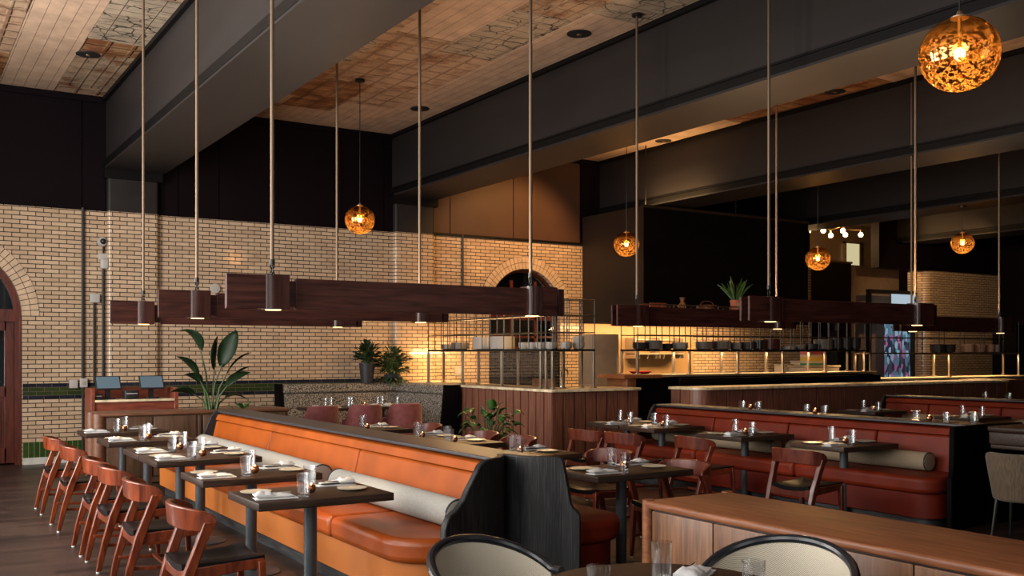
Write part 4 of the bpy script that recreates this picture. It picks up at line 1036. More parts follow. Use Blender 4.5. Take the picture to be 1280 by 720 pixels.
# ------------------------------------------------------------------ planter divider and order station
t = thing('planter_divider', 'brown oak planter divider with rounded end behind the bench tables', 'divider', (2.12, 13.0, 0))
w = 2.5
MB().box(.12, w, .03, .10, .02, .87).build('front_board', M['divider'], t)
for a, b in ((.18, .72), (.74, 1.27), (1.29, 1.33), (1.36, 1.9), (1.92, 2.46)): MB().rbox(a, b, .008, .032, .10, .85, .004).build('panel', M['divider'], t)
MB().box(.12, w, .55, .62, .02, .87).build('rear_board', M['divider'], t); MB().box(w - .05, w, .05, .6, .02, .87).build('end_board', M['divider'], t)
MB().rbox(.1, w + .01, -.01, .63, .865, .905, .012).build('top_rail', M['divider_top'], t)
for yy in (.075, .545): MB().lathe([(.085, 0), (.085, .9)], 24, Matrix.Translation((.10, yy, 0))).build('round_end', M['divider_top'], t)
MB().box(.12, .2, .08, .55, .02, .87).build('end_board', M['divider'], t)
t = thing('order_station', 'open mahogany order station with pale shelf behind the planter divider', 'station', (2.27, 13.95, 0))
w = 1.12
for x in (0, w - .05): MB().prism([(0, 0), (0, 1.18), (.5, 1.18), (.5, 0)], 'x', x, x + .05).build('side_panel', M['poswood'], t, bevel=.004)
MB().box(.05, w - .05, .46, .5, 0, 1.18).build('back_panel', M['poswood'], t); MB().rbox(.05, w - .05, -.01, .46, 1.0, 1.03, .006).build('shelf', M['stone'], t); MB().box(.05, w - .05, .02, .45, 0, 1.0).build('front_panel', M['poswood'], t)
for i, x in enumerate((.24, .80)):
    q = thing('tablet_terminal', '%s tilted tablet on the order station' % ('left', 'right')[i], 'tablet', (2.27 + x, 14.12, 1.03), 0, 'order tablets')
    T = Matrix.Translation((0, 0, .22)) @ Matrix.Rotation(math.radians(-38), 4, 'X')
    MB().rbox(-.16, .16, -.012, .012, -.11, .11, .008, T).build('case', M['plastic'], q); MB().box(-.145, .145, -.0135, -.011, -.095, .095, T).build('display', M['screen'], q)
    MB().rbox(-.09, .09, -.06, .1, 0, .02, .005).box(-.03, .03, 0, .06, .02, .2).build('stand', M['plastic'], q)
for i, (x, hx, hz) in enumerate(((.52, .09, .12), (.10, .05, .08))):
    q = thing('receipt_printer', ('black receipt printer between the two tablets', 'small black card reader at the left of the order shelf')[i], ('printer', 'card reader')[i], (2.27 + x, 14.08, 1.03))
    MB().rbox(-hx, hx, -.09, .09, 0, hz, .01).build('housing', M['plastic'], q); MB().box(-hx * .8, hx * .8, -.092, -.085, hz * .6, hz * .68).build('paper_slot', M['greybox'], q)

# ------------------------------------------------------------------ plants
def stems_leaves(t, specs, lm, sm, r=.012):
    st = MB(); lf = MB()
    for base, top, ln, w, droop, roll in specs:
        b, p = Vector(base), Vector(top); mid = (b + p) / 2 + Vector(((p.x - b.x) * -.18, (p.y - b.y) * -.18, .08 * (p - b).length))
        st.tube([b, (b * .55 + mid * .45), mid, p], [r, r * .9, r * .7, r * .5], 6)
        d = (p - mid); lf.leaf(p - d.normalized() * .03, d, ln, w, droop, 8, .25, roll)
    st.build('stem', sm, t, smooth=60); solid(lf.build('foliage', lm, t, smooth=60), .002)
px, py = 3.66, 13.3
t = thing('bird_of_paradise', 'tall paddle-leaved plant standing in the planter divider', 'plant', (px, py, .88))
sp = [((0, 0, 0), (.14, -.02, .62), .52, .27, .15, .9), ((-.03, 0, 0), (-.15, 0, .84), .40, .30, 1.9, .2), ((.02, .03, 0), (.05, .03, .58), .45, .24, .3, -.6),
      ((-.05, 0, 0), (-.20, -.05, .50), .42, .15, 1.1, .3), ((.05, 0, 0), (.22, 0, .52), .45, .15, 1.0, -.3), ((.05, -.03, 0), (.20, -.05, .34), .38, .20, .9, .5),
      ((-.04, .03, 0), (-.24, .03, .24), .34, .18, 1.0, .5), ((.04, .04, 0), (.27, .05, .42), .36, .14, .6, -.4), ((.06, 0, 0), (.20, -.02, .18), .3, .2, 1.3, .2), ((-.02, -.04, 0), (-.16, -.06, .40), .3, .16, 1.5, .6)]
stems_leaves(t, sp, M['leaf'], M['stem'], .016)
MB().lathe([(.12, -.3), (.15, 0), (.14, .0)], 20).build('pot', M['pot_dark'], t); 
t = thing('seedling', 'small bright green plant in the planter right of the tall one', 'plant', (4.08, 13.28, .86))
stems_leaves(t, [((0, 0, 0), (.03 * math.cos(a), .03 * math.sin(a), .07), .13, .05, .8, a) for a in (0.2, 1.4, 2.6, 3.9, 5.2)] + [((.2, 0, 0), (.23, 0, .06), .1, .05, .5, 0), ((-.12, 0, 0), (-.15, 0, .06), .12, .05, .8, 0)], M['leaf2'], M['stem'], .006)
MB().lathe([(.07, -.2), (.09, 0)], 16).build('pot', M['pot_dark'], t)
# monstera by the bar counter
t = thing('monstera', 'leafy monstera with yellow-lit leaves before the walnut bar counter', 'plant', (6.45, 10.75, 0))
MB().lathe([(.16, 0), (.2, .05), (.23, .42), (.21, .42), (.2, .38)], 24).build('pot', M['pot_dark'], t); MB().lathe([(.2, .37), (.2, .39)], 20).build('soil', M['soil'], t)
rr = random.Random(11); sp = []
for i in range(64):
    a = rr.uniform(0, 2 * PI); rad = rr.uniform(.08, .34); z = rr.uniform(.16, .62) - rad * .25
    sp.append(((.05 * math.cos(a), .05 * math.sin(a), .38), (rad * math.cos(a), rad * math.sin(a), .38 + z), rr.uniform(.11, .17), rr.uniform(.09, .14), rr.uniform(1.4, 2.8), rr.uniform(-.6, .6)))
stems_leaves(t, sp, M['leaf2'], M['stem'], .007)

def bush(name, label, loc, n, rad, h, potr, poth, seed, lm, droop=.8, trail=0):
    t = thing(name, label, 'plant', loc); rr = random.Random(seed)
    MB().lathe([(potr * .75, 0), (potr, poth), (potr * .9, poth), (potr * .88, poth - .03)], 20).build('pot', M['pot_dark'], t)
    sp = []
    for i in range(n):
        a = rr.uniform(0, 2 * PI); q = rad * rr.uniform(.2, 1); z = poth + h * rr.uniform(.15, 1) * (1 - .4 * q / rad)
        if i < trail: z = poth * rr.uniform(.0, .7); q = max(q, potr * 1.3)
        sp.append(((q * .2 * math.cos(a), q * .2 * math.sin(a), poth - .02), (q * math.cos(a), q * math.sin(a), z), rr.uniform(.08, .14), rr.uniform(.045, .08), droop, rr.uniform(-.7, .7)))
    stems_leaves(t, sp, lm, M['stem'], .005); return t

# ------------------------------------------------------------------ grey corner booth
t = thing('corner_booth', 'grey speckled corner booth against the brick wall and bar counter', 'booth', (0, 0, 0))
def seg_y(y0, y1): pass
m = MB(); m.prism([(15.82, .36), (15.70, .38), (15.78, .98), (15.98, .98), (15.98, .3)], 'x', 5.52, 7.68); m.build('back_cushion', M['speck'], t, bevel=.03)
m = MB(); m.prism([(15.76, .985), (15.80, 1.135), (15.98, 1.135), (15.98, .985)], 'x', 5.5, 7.7); m.build('head_roll', M['speck'], t, bevel=.035)
m = MB(); m.prism([(7.47, .38), (7.55, .98), (7.80, .98), (7.80, .3)], 'y', 14.02, 15.74); m.build('back_cushion', M['speck'], t, bevel=.03)
m = MB(); m.prism([(7.54, .985), (7.58, 1.135), (7.80, 1.135), (7.80, .985)], 'y', 14.0, 15.80); m.build('head_roll', M['speck'], t, bevel=.035)
m = MB(); m.rbox(5.5, 7.5, 15.15, 15.8, .33, .48, .03); m.build('seat_cushion', M['ochre'], t); m = MB(); m.rbox(6.95, 7.55, 14.05, 15.14, .33, .48, .03); m.build('seat_cushion', M['ochre'], t)
m = MB(); m.box(5.5, 7.8, 15.25, 16.0, 0, .33); m.box(7.05, 7.8, 14.05, 15.25, 0, .33); m.build('base', M['black'], t)
m = MB(); m.prism([(7.05, 0), (7.05, .5), (7.48, .5), (7.54, 1.14), (7.82, 1.14), (7.82, 0)], 'y', 13.95, 14.0); m.build('end_panel', M['gloss_black'], t)
m = MB(); m.prism([(15.2, 0), (15.2, .5), (15.7, .5), (15.78, 1.14), (16.0, 1.14), (16.0, 0)], 'x', 5.44, 5.5); m.build('end_panel', M['gloss_black'], t)
t = thing('booth_table', 'long table laid with glasses before the grey corner booth', 'table', (6.30, 14.72, 0))
MB().rbox(-.82, .78, -.38, .36, .755, .80, .01).build('tabletop', M['table'], t)
for x in (-.5, .5): MB().cyl((x, 0, .02), (x, 0, .755), .04, 16).build('post', M['post'], t); MB().lathe([(.2, 0), (.2, .01), (.05, .02)], 24, Matrix.Translation((x, 0, 0))).build('base_plate', M['post'], t)
for i, (x, y) in enumerate(((5.78, 14.62), (5.98, 14.88), (6.14, 14.55), (6.36, 14.95), (6.66, 14.6), (6.88, 14.9), (6.98, 14.55))):
    PT.put((x, y, .80), i, 'clear tumbler, %s from the left on the corner booth table' % (ORD + ['seventh'])[i], 'tumblers on the booth table')
PC.put((6.45, 14.62, .80), 0, 'copper candle holder on the corner booth table', 'copper candle holders')
for i, (x, y) in enumerate(((5.66, 14.52), (5.86, 14.48), (6.62, 14.5), (6.9, 14.62))): PN[i % 3].put((x, y, .80), .2 * i, 'white napkin, %s from the left on the corner booth table' % ORD[i], 'folded white napkins')
for i, (x, y) in enumerate(((6.1, 14.86), (6.75, 14.88))): PP.put((x, y, .80), 0, 'plate at the %s on the corner booth table' % ('left', 'right')[i], 'cream side plates')
def tub_chair(x, y, rz, label, group, sm, h=.88, arm=.66, legm=None, flare=0):
    """upholstered tub chair facing +x with a taller back"""
    t = thing('tub_chair', label, 'chair', (x, y, 0), rz, group)
    n = 30; pth = []
    for i in range(n + 1):
        a = math.radians(75 + 210 * i / n); c = -math.cos(a)
        k = 1 / (1 + math.exp(-(c - .45) * 16)); zz = arm + (h - arm) * k
        pth.append(((.27 - flare) * math.cos(a), (.28 - flare) * math.sin(a), .36, zz, flare * 1.2 * math.cos(a) - (.04 * max(0, c) if not flare else 0), flare * 1.2 * math.sin(a)))
    m = MB(); m.ribbon(pth, .055); m.build('backrest', sm, t, smooth=60, bevel=.018)
    MB().lathe([(.22, .36), (.25, .38), (.25, .45), (.22, .48), (.01, .485)], 28, Matrix.Translation((.02, 0, 0))).build('seat', sm, t)
    for sx in (-1, 1):
        for sy in (-1, 1): MB().cyl((.22 * sx, .2 * sy, 0), (.17 * sx, .17 * sy, .37), .011, 8, .018).build('leg', legm or M['chairwood_dark'], t)
    return t
for i, (x, y, rz) in enumerate(((4.93, 14.35, .1), (5.42, 14.02, PI / 2 + .1), (6.12, 13.98, PI / 2 - .1), (6.8, 13.98, PI / 2 - .15))):
    tub_chair(x, y, rz, 'mauve velvet tub chair, %s from the left at the corner booth table' % ORD[i], 'mauve velvet tub chairs', M['mauve'])
bush('potted_shrub', 'small dark shrub in a black pot against the brick beside the booth', (7.05, 15.88, 1.137), 110, .20, .42, .14, .34, 5, M['leaf'])
bush('trailing_plant', 'bushy trailing plant on the booth corner beside the black pot', (7.52, 15.84, 1.137), 200, .30, .52, .15, .14, 6, M['leafmid'], 1.2, 30)

# ------------------------------------------------------------------ bar counters
ZT = 1.14
def clad_run(m, p0, p1, zt, w=.2, depth=.02):
    p0, p1 = Vector(p0), Vector(p1); d = p1 - p0; n = max(1, round(d.length / w)); u = d.normalized(); nn = Vector((-u.y, u.x))
    for i in range(n):
        a, b = p0 + d * (i / n) + u * .012, p0 + d * ((i + 1) / n) - u * .012
        v = []
        for z in (.08, zt):
            for q in (a, b, b + nn * depth, a + nn * depth): v.append((q.x, q.y, z))
        m.add(v, [(0, 3, 2, 1), (4, 5, 6, 7), (0, 1, 5, 4), (1, 2, 6, 5), (2, 3, 7, 6), (3, 0, 4, 7)])
t = thing('bar_counter', 'walnut-clad bar counter with pale stone top turning toward the kitchen arch', 'counter', (0, 0, 0))
m = MB(); m.box(7.90, 8.5, 11.45, 16.1, 0, 1.1); m.box(8.5, 9.42, 11.45, 12.05, 0, 1.1); m.build('carcass', M['black'], t)
m = MB(); clad_run(m, (7.88, 16.11), (7.88, 11.43), 1.1); clad_run(m, (7.88, 11.43), (9.44, 11.43), 1.1); m.build('cladding', M['clad'], t)
m = MB(); m.prism([(7.84, 16.12), (7.84, 11.47), (7.86, 11.41), (7.92, 11.39), (9.46, 11.39), (9.46, 12.08), (8.53, 12.08), (8.53, 16.12)], 'z', 1.1, ZT); m.build('stone_top', M['stone'], t, bevel=.006)
t = thing('bar_counter', 'long walnut-clad bar counter with rounded corner in front of the open kitchen', 'counter', (0, 0, 0))
m = MB(); m.box(10.22, 18.0, 11.02, 11.5, 0, 1.1); m.build('carcass', M['black'], t)
rc = .22; cr = arc(10.17 + rc, 10.9 + rc, rc, 180, 270, 6)
m = MB(); clad_run(m, (10.17, 11.55), (10.17, 10.9 + rc), 1.1); 
m.prism(cr + [(q[0] * .9 + 10.39 * .1, q[1] * .9 + 11.12 * .1) for q in cr[::-1]], 'z', .08, 1.1)
clad_run(m, (10.17 + rc, 10.9), (18.0, 10.9), 1.1, .33); m.build('cladding', M['clad'], t, smooth=20)
cr = arc(10.17 + rc, 10.9 + rc, rc + .04, 180, 270, 6)
m = MB(); m.prism([(10.13, 11.56)] + cr + [(18.02, 10.86), (18.02, 11.56)], 'z', 1.1, ZT); m.build('stone_top', M['stone'], t, bevel=.006)
t = thing('pass_counter', 'raised kitchen pass counter with wooden end behind the long bar', 'counter', (0, 0, 0))
MB().box(9.66, 15.2, 11.75, 12.25, 0, 1.28).build('carcass', M['gloss_black'], t); MB().rbox(9.6, 15.25, 11.7, 12.3, 1.28, 1.32, .006).build('steel_top', M['steel'], t)
MB().rbox(9.35, 10.1, 11.66, 12.32, 1.265, 1.325, .008).build('wood_end', M['oak_top'], t); MB().rbox(9.48, 9.66, 11.75, 12.25, 0, 1.265, .01).build('end_post', M['oak_top'], t)
m = MB(); m.box(10.4, 15.2, 11.585, 11.63, 1.15, 1.26); m.build('apron', M['gloss_black'], t)
t = thing('bar_counter', 'far bar counter with glowing stone top at the right', 'counter', (0, 0, 0))
MB().box(15.3, 20.9, 12.1, 12.7, 0, 1.13).build('carcass', M['black'], t); m = MB(); clad_run(m, (15.3, 12.08), (20.9, 12.08), 1.13, .33); m.build('cladding', M['clad'], t)
MB().rbox(15.26, 21.1, 12.04, 12.75, 1.13, 1.17, .006).build('stone_top', M['stone'], t)
MB().box(18.2, 18.9, 11.0, 12.0, 0, 1.14).build('return_panel', M['clad'], t)
t = thing('side_shelf', 'low shelf in the dark gap between the two bar counters', 'shelf', (9.62, 12.7, 0)); MB().rbox(0, .6, 0, .4, .96, .99, .004).build('board', M['panelgold'], t)
for x in (.02, .55): MB().cyl((x, .02, 0), (x, .02, .96), .015).build('leg', M['brass'], t)

# racks with wire grid
def rack(label, runs, zc, zsh, ztop, bars, posts_every, depth, shelf_mat, topshelf=False, rodstep=.22, glassf=True):
    t = thing('glass_rack', label, 'rack', (0, 0, 0)); gl = MB(); grid = MB(); sh = MB(); rr = random.Random(5)
    for (x0, y0), (x1, y1), nn in runs:
        p0, p1 = Vector((x0, y0)), Vector((x1, y1)); d = p1 - p0; u = d.normalized(); v = Vector(nn) * depth
        n = max(1, round(d.length / posts_every))
        for i in range(n + 1):
            for off in (Vector((0, 0)), v):
                q = p0 + d * i / n + off
                MB().rbox(q.x - .018, q.x + .018, q.y - .018, q.y + .018, zc + .001, zsh - .03, .003).rbox(q.x - .035, q.x + .035, q.y - .035, q.y + .035, zc + .001, zc + .02, .003).build('post', M['steelpost'], t)
        a, b, c, e = p0, p1, p1 + v, p0 + v
        sh.prism([(q.x, q.y) for q in (a - u * .03, b + u * .03, c + u * .03, e - u * .03)], 'z', zsh - .03, zsh)
        if topshelf: sh.prism([(q.x, q.y) for q in (a, b, c, e)], 'z', ztop - .1, ztop - .08)
        if glassf: gl.prism([(q.x, q.y) for q in (a, b, b + v * .02, a + v * .02)], 'z', zc + .06, zsh - .05)
        k = int(d.length / rodstep)
        for off in (Vector((0, 0)), v):
            for i in range(k + 1):
                q = p0 + d * i / k + off + u * rr.uniform(-.02, .02); grid.cyl((q.x, q.y, zsh), (q.x, q.y, ztop), .0085, 6)
            for z in bars:
                q, w_ = p0 + off - u * .02, p1 + off + u * .02; grid.cyl((q.x, q.y, z), (w_.x, w_.y, z), .0095, 6)
    sh.build('shelf', shelf_mat, t, smooth=0); grid.build('wire_grid', M['wiregrid'], t)
    if glassf: gl.build('guard_glass', M['screenglass'], t, smooth=0)
    return t
M['wiregrid'] = plain('bronze_wire', (0.035, 0.025, 0.017), 0.45, 0.3)
rack('bronze wire glass rack over the bar counter by the kitchen arch', [((8.0, 15.4), (8.0, 11.75), (1, 0)), ((8.02, 11.62), (8.75, 11.62), (0, 1))], ZT, 1.71, 2.44, (1.95, 2.2, 2.43), 1.33, .3, M['iron'])
rack('long dark rack of stacked crockery over the kitchen pass', [((9.74, 11.82), (15.05, 11.82), (0, 1))], 1.32, 1.71, 2.42, (1.93, 2.41), 1.15, .38, M['iron'], topshelf=True, rodstep=.24, glassf=False)
rack('bronze wire rack with bowls over the far right counter', [((15.7, 12.2), (20.6, 12.2), (0, 1))], 1.17, 1.66, 2.35, (1.95, 2.34), 2.4, .35, M['brass'], rodstep=.7)

def ware(x, y, z, r, h, mat, n, lab, cat, grp, name, flare=1.25):
    """stack of n nested dishes, each a thing of its own"""
    step = h / (n + .6) if n > 1 else 0
    me = None
    for k in range(n):
        hh = h - step * (n - 1)
        if me is None:
            o = MB().lathe([(r / flare * .7, 0), (r / flare, hh * .15), (r, hh), (r * .96, hh), (r / flare * .9, hh * .25)], 22).build(name, mat); me = o.data
        else:
            o = bpy.data.objects.new(name, me); COL.objects.link(o)
        o.location = (x, y, z + k * step); tag(o, lab, cat, grp)
YS, ZS = 11.98, 1.711
rowM = [(9.93, .13, .11, 'darkware', 3, 'black bowl at the left end of the kitchen pass shelf', 'bowl'), (10.20, .14, .14, 'greyware', 5, 'striped grey plate in the pile second on the kitchen pass shelf', 'plate'),
        (10.47, .10, .09, 'darkware', 2, 'black bowl right of the striped plates on the pass shelf', 'bowl'), (10.75, .14, .11, 'white', 3, 'white bowl in the left white stack on the pass shelf', 'bowl'),
        (11.28, .15, .13, 'greyware', 4, 'grey dish in the wide stack amid the pass shelf', 'dish'), (11.66, .16, .14, 'greyware', 5, 'dark grey plate in the stack left of the white bowls', 'plate'),
        (11.98, .11, .12, 'white', 3, 'white bowl amid the pass shelf between grey stacks', 'bowl'), (12.25, .12, .13, 'greyware', 3, 'grey bowl right of the middle white bowls', 'bowl'),
        (12.5, .1, .16, 'darkware', 1, 'black pot amid the pass shelf', 'pot'), (12.82, .15, .18, 'redware', 4, 'dark red dish in the tall stack on the pass shelf', 'dish'),
        (13.2, .16, .06, 'white', 3, 'low white plate in the flat pile on the pass shelf', 'plate'), (13.5, .13, .08, 'white', 2, 'white bowl right of the flat white plates', 'bowl'),
        (13.82, .13, .1, 'darkware', 1, 'black pan with spout on the pass shelf', 'pan'), (14.13, .17, .19, 'greyware', 3, 'pale grey pot in the stack right of the black pan', 'pot')]
for i, (x, r, h, mt, n, lab, cat) in enumerate(rowM): ware(x, YS, ZS, r, h, M[mt], n, lab, cat, 'crockery on the pass shelf %d' % i if n > 1 else None, cat if cat != 'dish' else 'serving_dish', 1.25 if cat == 'bowl' else 1.05)
for i, x in enumerate((14.46, 14.72, 14.96)): ware(x, YS, ZS, .125, .21, M['darkware'], 1, 'tall black pot, %s of three at the right end of the pass shelf' % ('left', 'middle', 'right')[i], 'pot', 'tall black pots', 'stock_pot', 1.02)
# on the left rack
for i, (x, y, r, h, n, lab, cat) in enumerate(((8.16, 15.0, .12, .09, 1, 'low grey bowl at the left end of the wire rack', 'bowl'), (8.16, 14.55, .16, .12, 2, 'shallow grey bowl on the left part of the wire rack', 'bowl'),
        (8.16, 13.75, .20, .2, 6, 'grey plate in the tall left stack on the wire rack', 'plate'), (8.16, 13.2, .2, .2, 6, 'grey plate in the tall right stack on the wire rack', 'plate'))):
    ware(x, y, ZS, r, h, M['white'] if i > 1 else M['greyware'], n, lab, cat, 'crockery on the wire rack %d' % i if n > 1 else None, cat, 1.05)
def cup(x, y, z, r, h, lab, mat, grp):
    t = thing('cup', lab, 'cup', (x, y, z), 0, grp)
    MB().lathe([(r * .7, 0), (r * .95, h * .3), (r, h), (r * .92, h), (r * .85, h * .3), (r * .6, .01)], 20).build('bowl', mat, t)
    MB().tube([(r * .95 + .03 * math.sin(a) , 0, h * .5 - h * .28 * math.cos(a)) for a in [PI * i / 8 for i in range(9)]], .006, 6).build('handle', mat, t)
for i, (x, y) in enumerate(((8.14, 12.55), (8.14, 12.32), (8.14, 12.09), (8.16, 11.86), (8.36, 11.76))): cup(x, y, ZS, .085, .1, 'white cup, %s from the left in the row on the wire rack' % ORD[i], M['white'], 'white cups on the wire rack')
for k in range(2): cup(8.58, 11.76, ZS + k * .085, .09, .1, '%s white cup of the pile at the right end of the wire rack' % ('lower', 'upper')[k], M['white'], 'piled white cups')
for i, (x, mt) in enumerate(((18.0, 'darkware'), (18.35, 'darkware'), (19.0, 'terrapink'), (19.4, 'terrapink'), (19.72, 'terrapink'), (19.9, 'white'))):
    M.setdefault('terrapink', plain('pink_clay', (0.45, 0.25, 0.16), 0.5))
    ware(x, 12.36, 1.661, .15, .17, M[mt], 2, '%s bowl, %s from the left on the far right rack' % ({'darkware': 'black', 'terrapink': 'pinkish', 'white': 'white'}[mt], ORD[i]), 'bowl', 'bowl pair %d on the far rack' % i, 'bowl', 1.15)

# plants and odds on the top shelf of the long rack
t = thing('snake_plant', 'spiky plant in a terracotta pot on top of the long rack', 'plant', (12.0, 12.0, 2.345))
MB().lathe([(.075, 0), (.1, .19), (.085, .19), (.08, .16)], 22).build('pot', M['terracotta'], t)
lf = MB(); rr = random.Random(4)
for i in range(20):
    a = rr.uniform(0, 2 * PI); q = rr.uniform(.05, .6); lf.leaf((.03 * math.cos(a), .03 * math.sin(a), .16), (q * math.cos(a), q * math.sin(a), 1), rr.uniform(.25, .45), .05, rr.uniform(0, .9), 6, .3, rr.uniform(0, 3))
solid(lf.build('foliage', M['leaf2'], t, smooth=60), .002)
MB().box(-.05, .05, -.099, -.092, .04, .14).build('label_patch', M['potlabel'], t)
t = thing('serving_tray', 'brown wooden tray stacked at the left on top of the long rack', 'tray', (10.2, 12.0, 2.345)); MB().rbox(-.16, .16, -.12, .12, 0, .03, .008).build('base', M['poswood'], t); [MB().rbox(-.17, .17, y, y + .02, .0, .09, .005).build('rim', M['poswood'], t) for y in (-.13, .11)]
t = thing('woven_basket', 'low brown basket right of the tray on top of the long rack', 'basket', (11.35, 12.0, 2.345)); MB().lathe([(.12, 0), (.17, .09), (.15, .09), (.11, .02)], 20).build('body', M['oak_top'], t); MB().tube([(.15 * math.cos(a), 0, .08 + .08 * math.sin(a)) for a in [PI * i / 10 for i in range(11)]], .006, 6).build('handle', M['oak_top'], t)
t = thing('clay_vase', 'small brown vase on top of the long rack', 'vase', (10.82, 12.0, 2.345)); MB().lathe([(.05, 0), (.08, .06), (.03, .13), (.05, .2), (.04, .2)], 20).build('body', M['oak'], t)
# hood box, kitchen back wall and its contents
t = thing('hood_enclosure', 'huge black hood enclosure over the kitchen with a bronze side', 'hood', (0, 0, 0))
MB().box(11.94, 16.4, 14.3, 16.2, 2.25, 4.4).build('box', M['gloss_black'], t); MB().box(11.92, 11.945, 14.3, 16.2, 2.25, 4.4).build('side_panel', M['hood'], t)
MB().box(11.90, 16.4, 14.27, 14.32, 4.37, 4.42).build('top_edge', M['hood'], t)
for i in range(4): MB().box(12.2 + i * 1.02, 13.0 + i * 1.02, 14.5, 15.6, 2.235, 2.249).build('filter', M['steel'], t)
for i, x in enumerate((12.15, 13.3, 14.5, 15.7)): MB().cyl((x, 14.5, 4.4), (x, 14.5, 5.58), .012, 8).build('hanger_rod', M['iron'], t)
struct(MB().box(11.95, 14.9, YW - .05, YW - .002, 0, 2.25).build('trim_9', M['panelgold'], smooth=0))
t = thing('steel_fridge', 'tall grey steel fridge at the left of the open kitchen', 'fridge', (10.88, 14.5, 0)); MB().rbox(0, .62, 0, .42, .02, 2.0, .01).build('body', M['cabinet'], t); MB().rbox(.02, .60, -.03, -.002, .9, 1.97, .008).build('door', M['cabinet'], t); MB().cyl((.54, -.06, 1.2), (.54, -.06, 1.6), .01).build('handle', M['steel'], t); MB().rbox(.01, .61, -.028, -.002, .1, .88, .008).build('door', M['cabinet'], t)
t = thing('wall_shelf', 'steel wall shelf with rail and hooks in the lit kitchen', 'shelf', (13.0, 15.85, 1.62))
MB().rbox(0, 1.35, 0, .3, 0, .025, .004).build('board', M['steel'], t); MB().rbox(0, 1.35, .26, .3, .3, .32, .004).rbox(0, 1.35, 0, .02, .16, .18, .004).build('rail', M['steel'], t)
for x in (0, .66, 1.32): MB().box(x, x + .025, 0, .33, -.08, .35).build('bracket', M['steel'], t)
for i in range(6): MB().tube([(.12 + i * .22, .0, 0), (.12 + i * .22, -.01, -.05), (.12 + i * .22, .01, -.08), (.12 + i * .22, .03, -.06)], .005, 6).build('hook', M['steel'], t)
t = thing('prep_bench', 'steel prep bench along the lit kitchen wall', 'bench', (13.0, 15.4, 0)); MB().rbox(0, 5.2, 0, .75, .9, .95, .005).build('worktop', M['steel'], t)
for x in (.05, 1.7, 3.4, 5.1): MB().box(x, x + .04, .05, .09, 0, .9).build('leg', M['steel'], t)
MB().box(.0, 5.2, .1, .7, .3, .33).build('undershelf', M['steel'], t)
for i, (x, n, w, h, mt) in enumerate(((17.2, 'left', .3, .42, 'white'), (17.75, 'right', .34, .5, 'white'))):
    t = thing('storage_tub', 'white storage tub, %s of two on the kitchen prep bench' % n, 'tub', (x, 15.7, .95)); MB().rbox(-w / 2, w / 2, -.15, .15, 0, h, .02).build('body', M[mt], t); MB().rbox(-w / 2 - .01, w / 2 + .01, -.16, .16, h, h + .03, .01).build('lid', M[mt], t)
t = thing('red_bowl', 'flat red bowl on the pass counter at its left end', 'bowl', (10.05, 12.12, 1.325)); MB().lathe([(.12, 0), (.19, .04), (.18, .04), (.1, .01)], 24).build('body', M['redplastic'], t)
def poster():
    m, nt, out = new_mat('colour_print'); b = N(nt, 'ShaderNodeBsdfPrincipled', Roughness=.5); tc = N(nt, 'ShaderNodeTexCoord'); sp = N(nt, 'ShaderNodeSeparateXYZ'); L(nt, tc.outputs['Generated'], sp.inputs[0])
    rp = N(nt, 'ShaderNodeValToRGB'); rp.color_ramp.interpolation = 'CONSTANT'; e = rp.color_ramp.elements; e[0].color = (.05, .22, .12, 1); e[1].color = (.6, .12, .13, 1); e[1].position = .72
    for p_, c_ in ((.15, (.55, .45, .3, 1)), (.3, (.7, .42, .05, 1)), (.55, (.65, .5, .35, 1))): q = e.new(p_); q.color = c_
    L(nt, sp.outputs[2], rp.inputs[0]); L(nt, rp.outputs[0], b.inputs['Base Color']); L(nt, b.outputs[0], out.inputs[0]); return m
M['print'] = poster()
t = thing('carton', 'carton with a red and yellow print behind the pass', 'carton', (15.0, 12.95, 0))
MB().rbox(-.24, .24, -.12, .12, 1.42, 1.70, .004).build('box', M['print'], t)
t2 = thing('side_cabinet', 'narrow beige cabinet carrying the printed carton behind the pass', 'cabinet', (14.95, 12.95, 0)); MB().rbox(-.4, .55, -.2, .2, 0, 1.38, .006).build('body', M['cabinet'], t2); MB().rbox(-.42, .57, -.22, .22, 1.38, 1.42, .006).build('top', M['steel'], t2); MB().box(-.35, .5, -.212, -.202, .1, 1.3).build('door', M['cabinet'], t2)
t = thing('tap', 'curved chrome tap on the bar counter corner', 'tap', (8.3, 11.8, ZT)); MB().tube([(0, 0, 0), (0, 0, .22), (.02, -.0, .27), (.07, 0, .28), (.11, 0, .24), (.115, 0, .2)], .011, 8).build('spout', M['chrome'], t); MB().lathe([(.025, 0), (.02, .03)], 14).build('base', M['chrome'], t)
t = thing('wall_socket', 'white socket on golden brick behind the glass rack', 'socket', (9.05, YW - .01, 1.32)); MB().rbox(-.09, .09, -.03, 0, -.09, .09, .01).build('plate', M['white'], t); MB().box(-.04, .04, -.035, -.028, -.04, .04).build('insert', M['greybox'], t)
t = thing('chopping_board', 'wooden board standing on the bar behind the glass guard', 'board', (8.4, 12.4, ZT)); MB().rbox(-.02, .02, -.3, .3, 0, .12, .006).build('slab', M['oak'], t); MB().rbox(-.03, .03, -.12, .12, .0, .02, .003).build('foot', M['oak'], t)

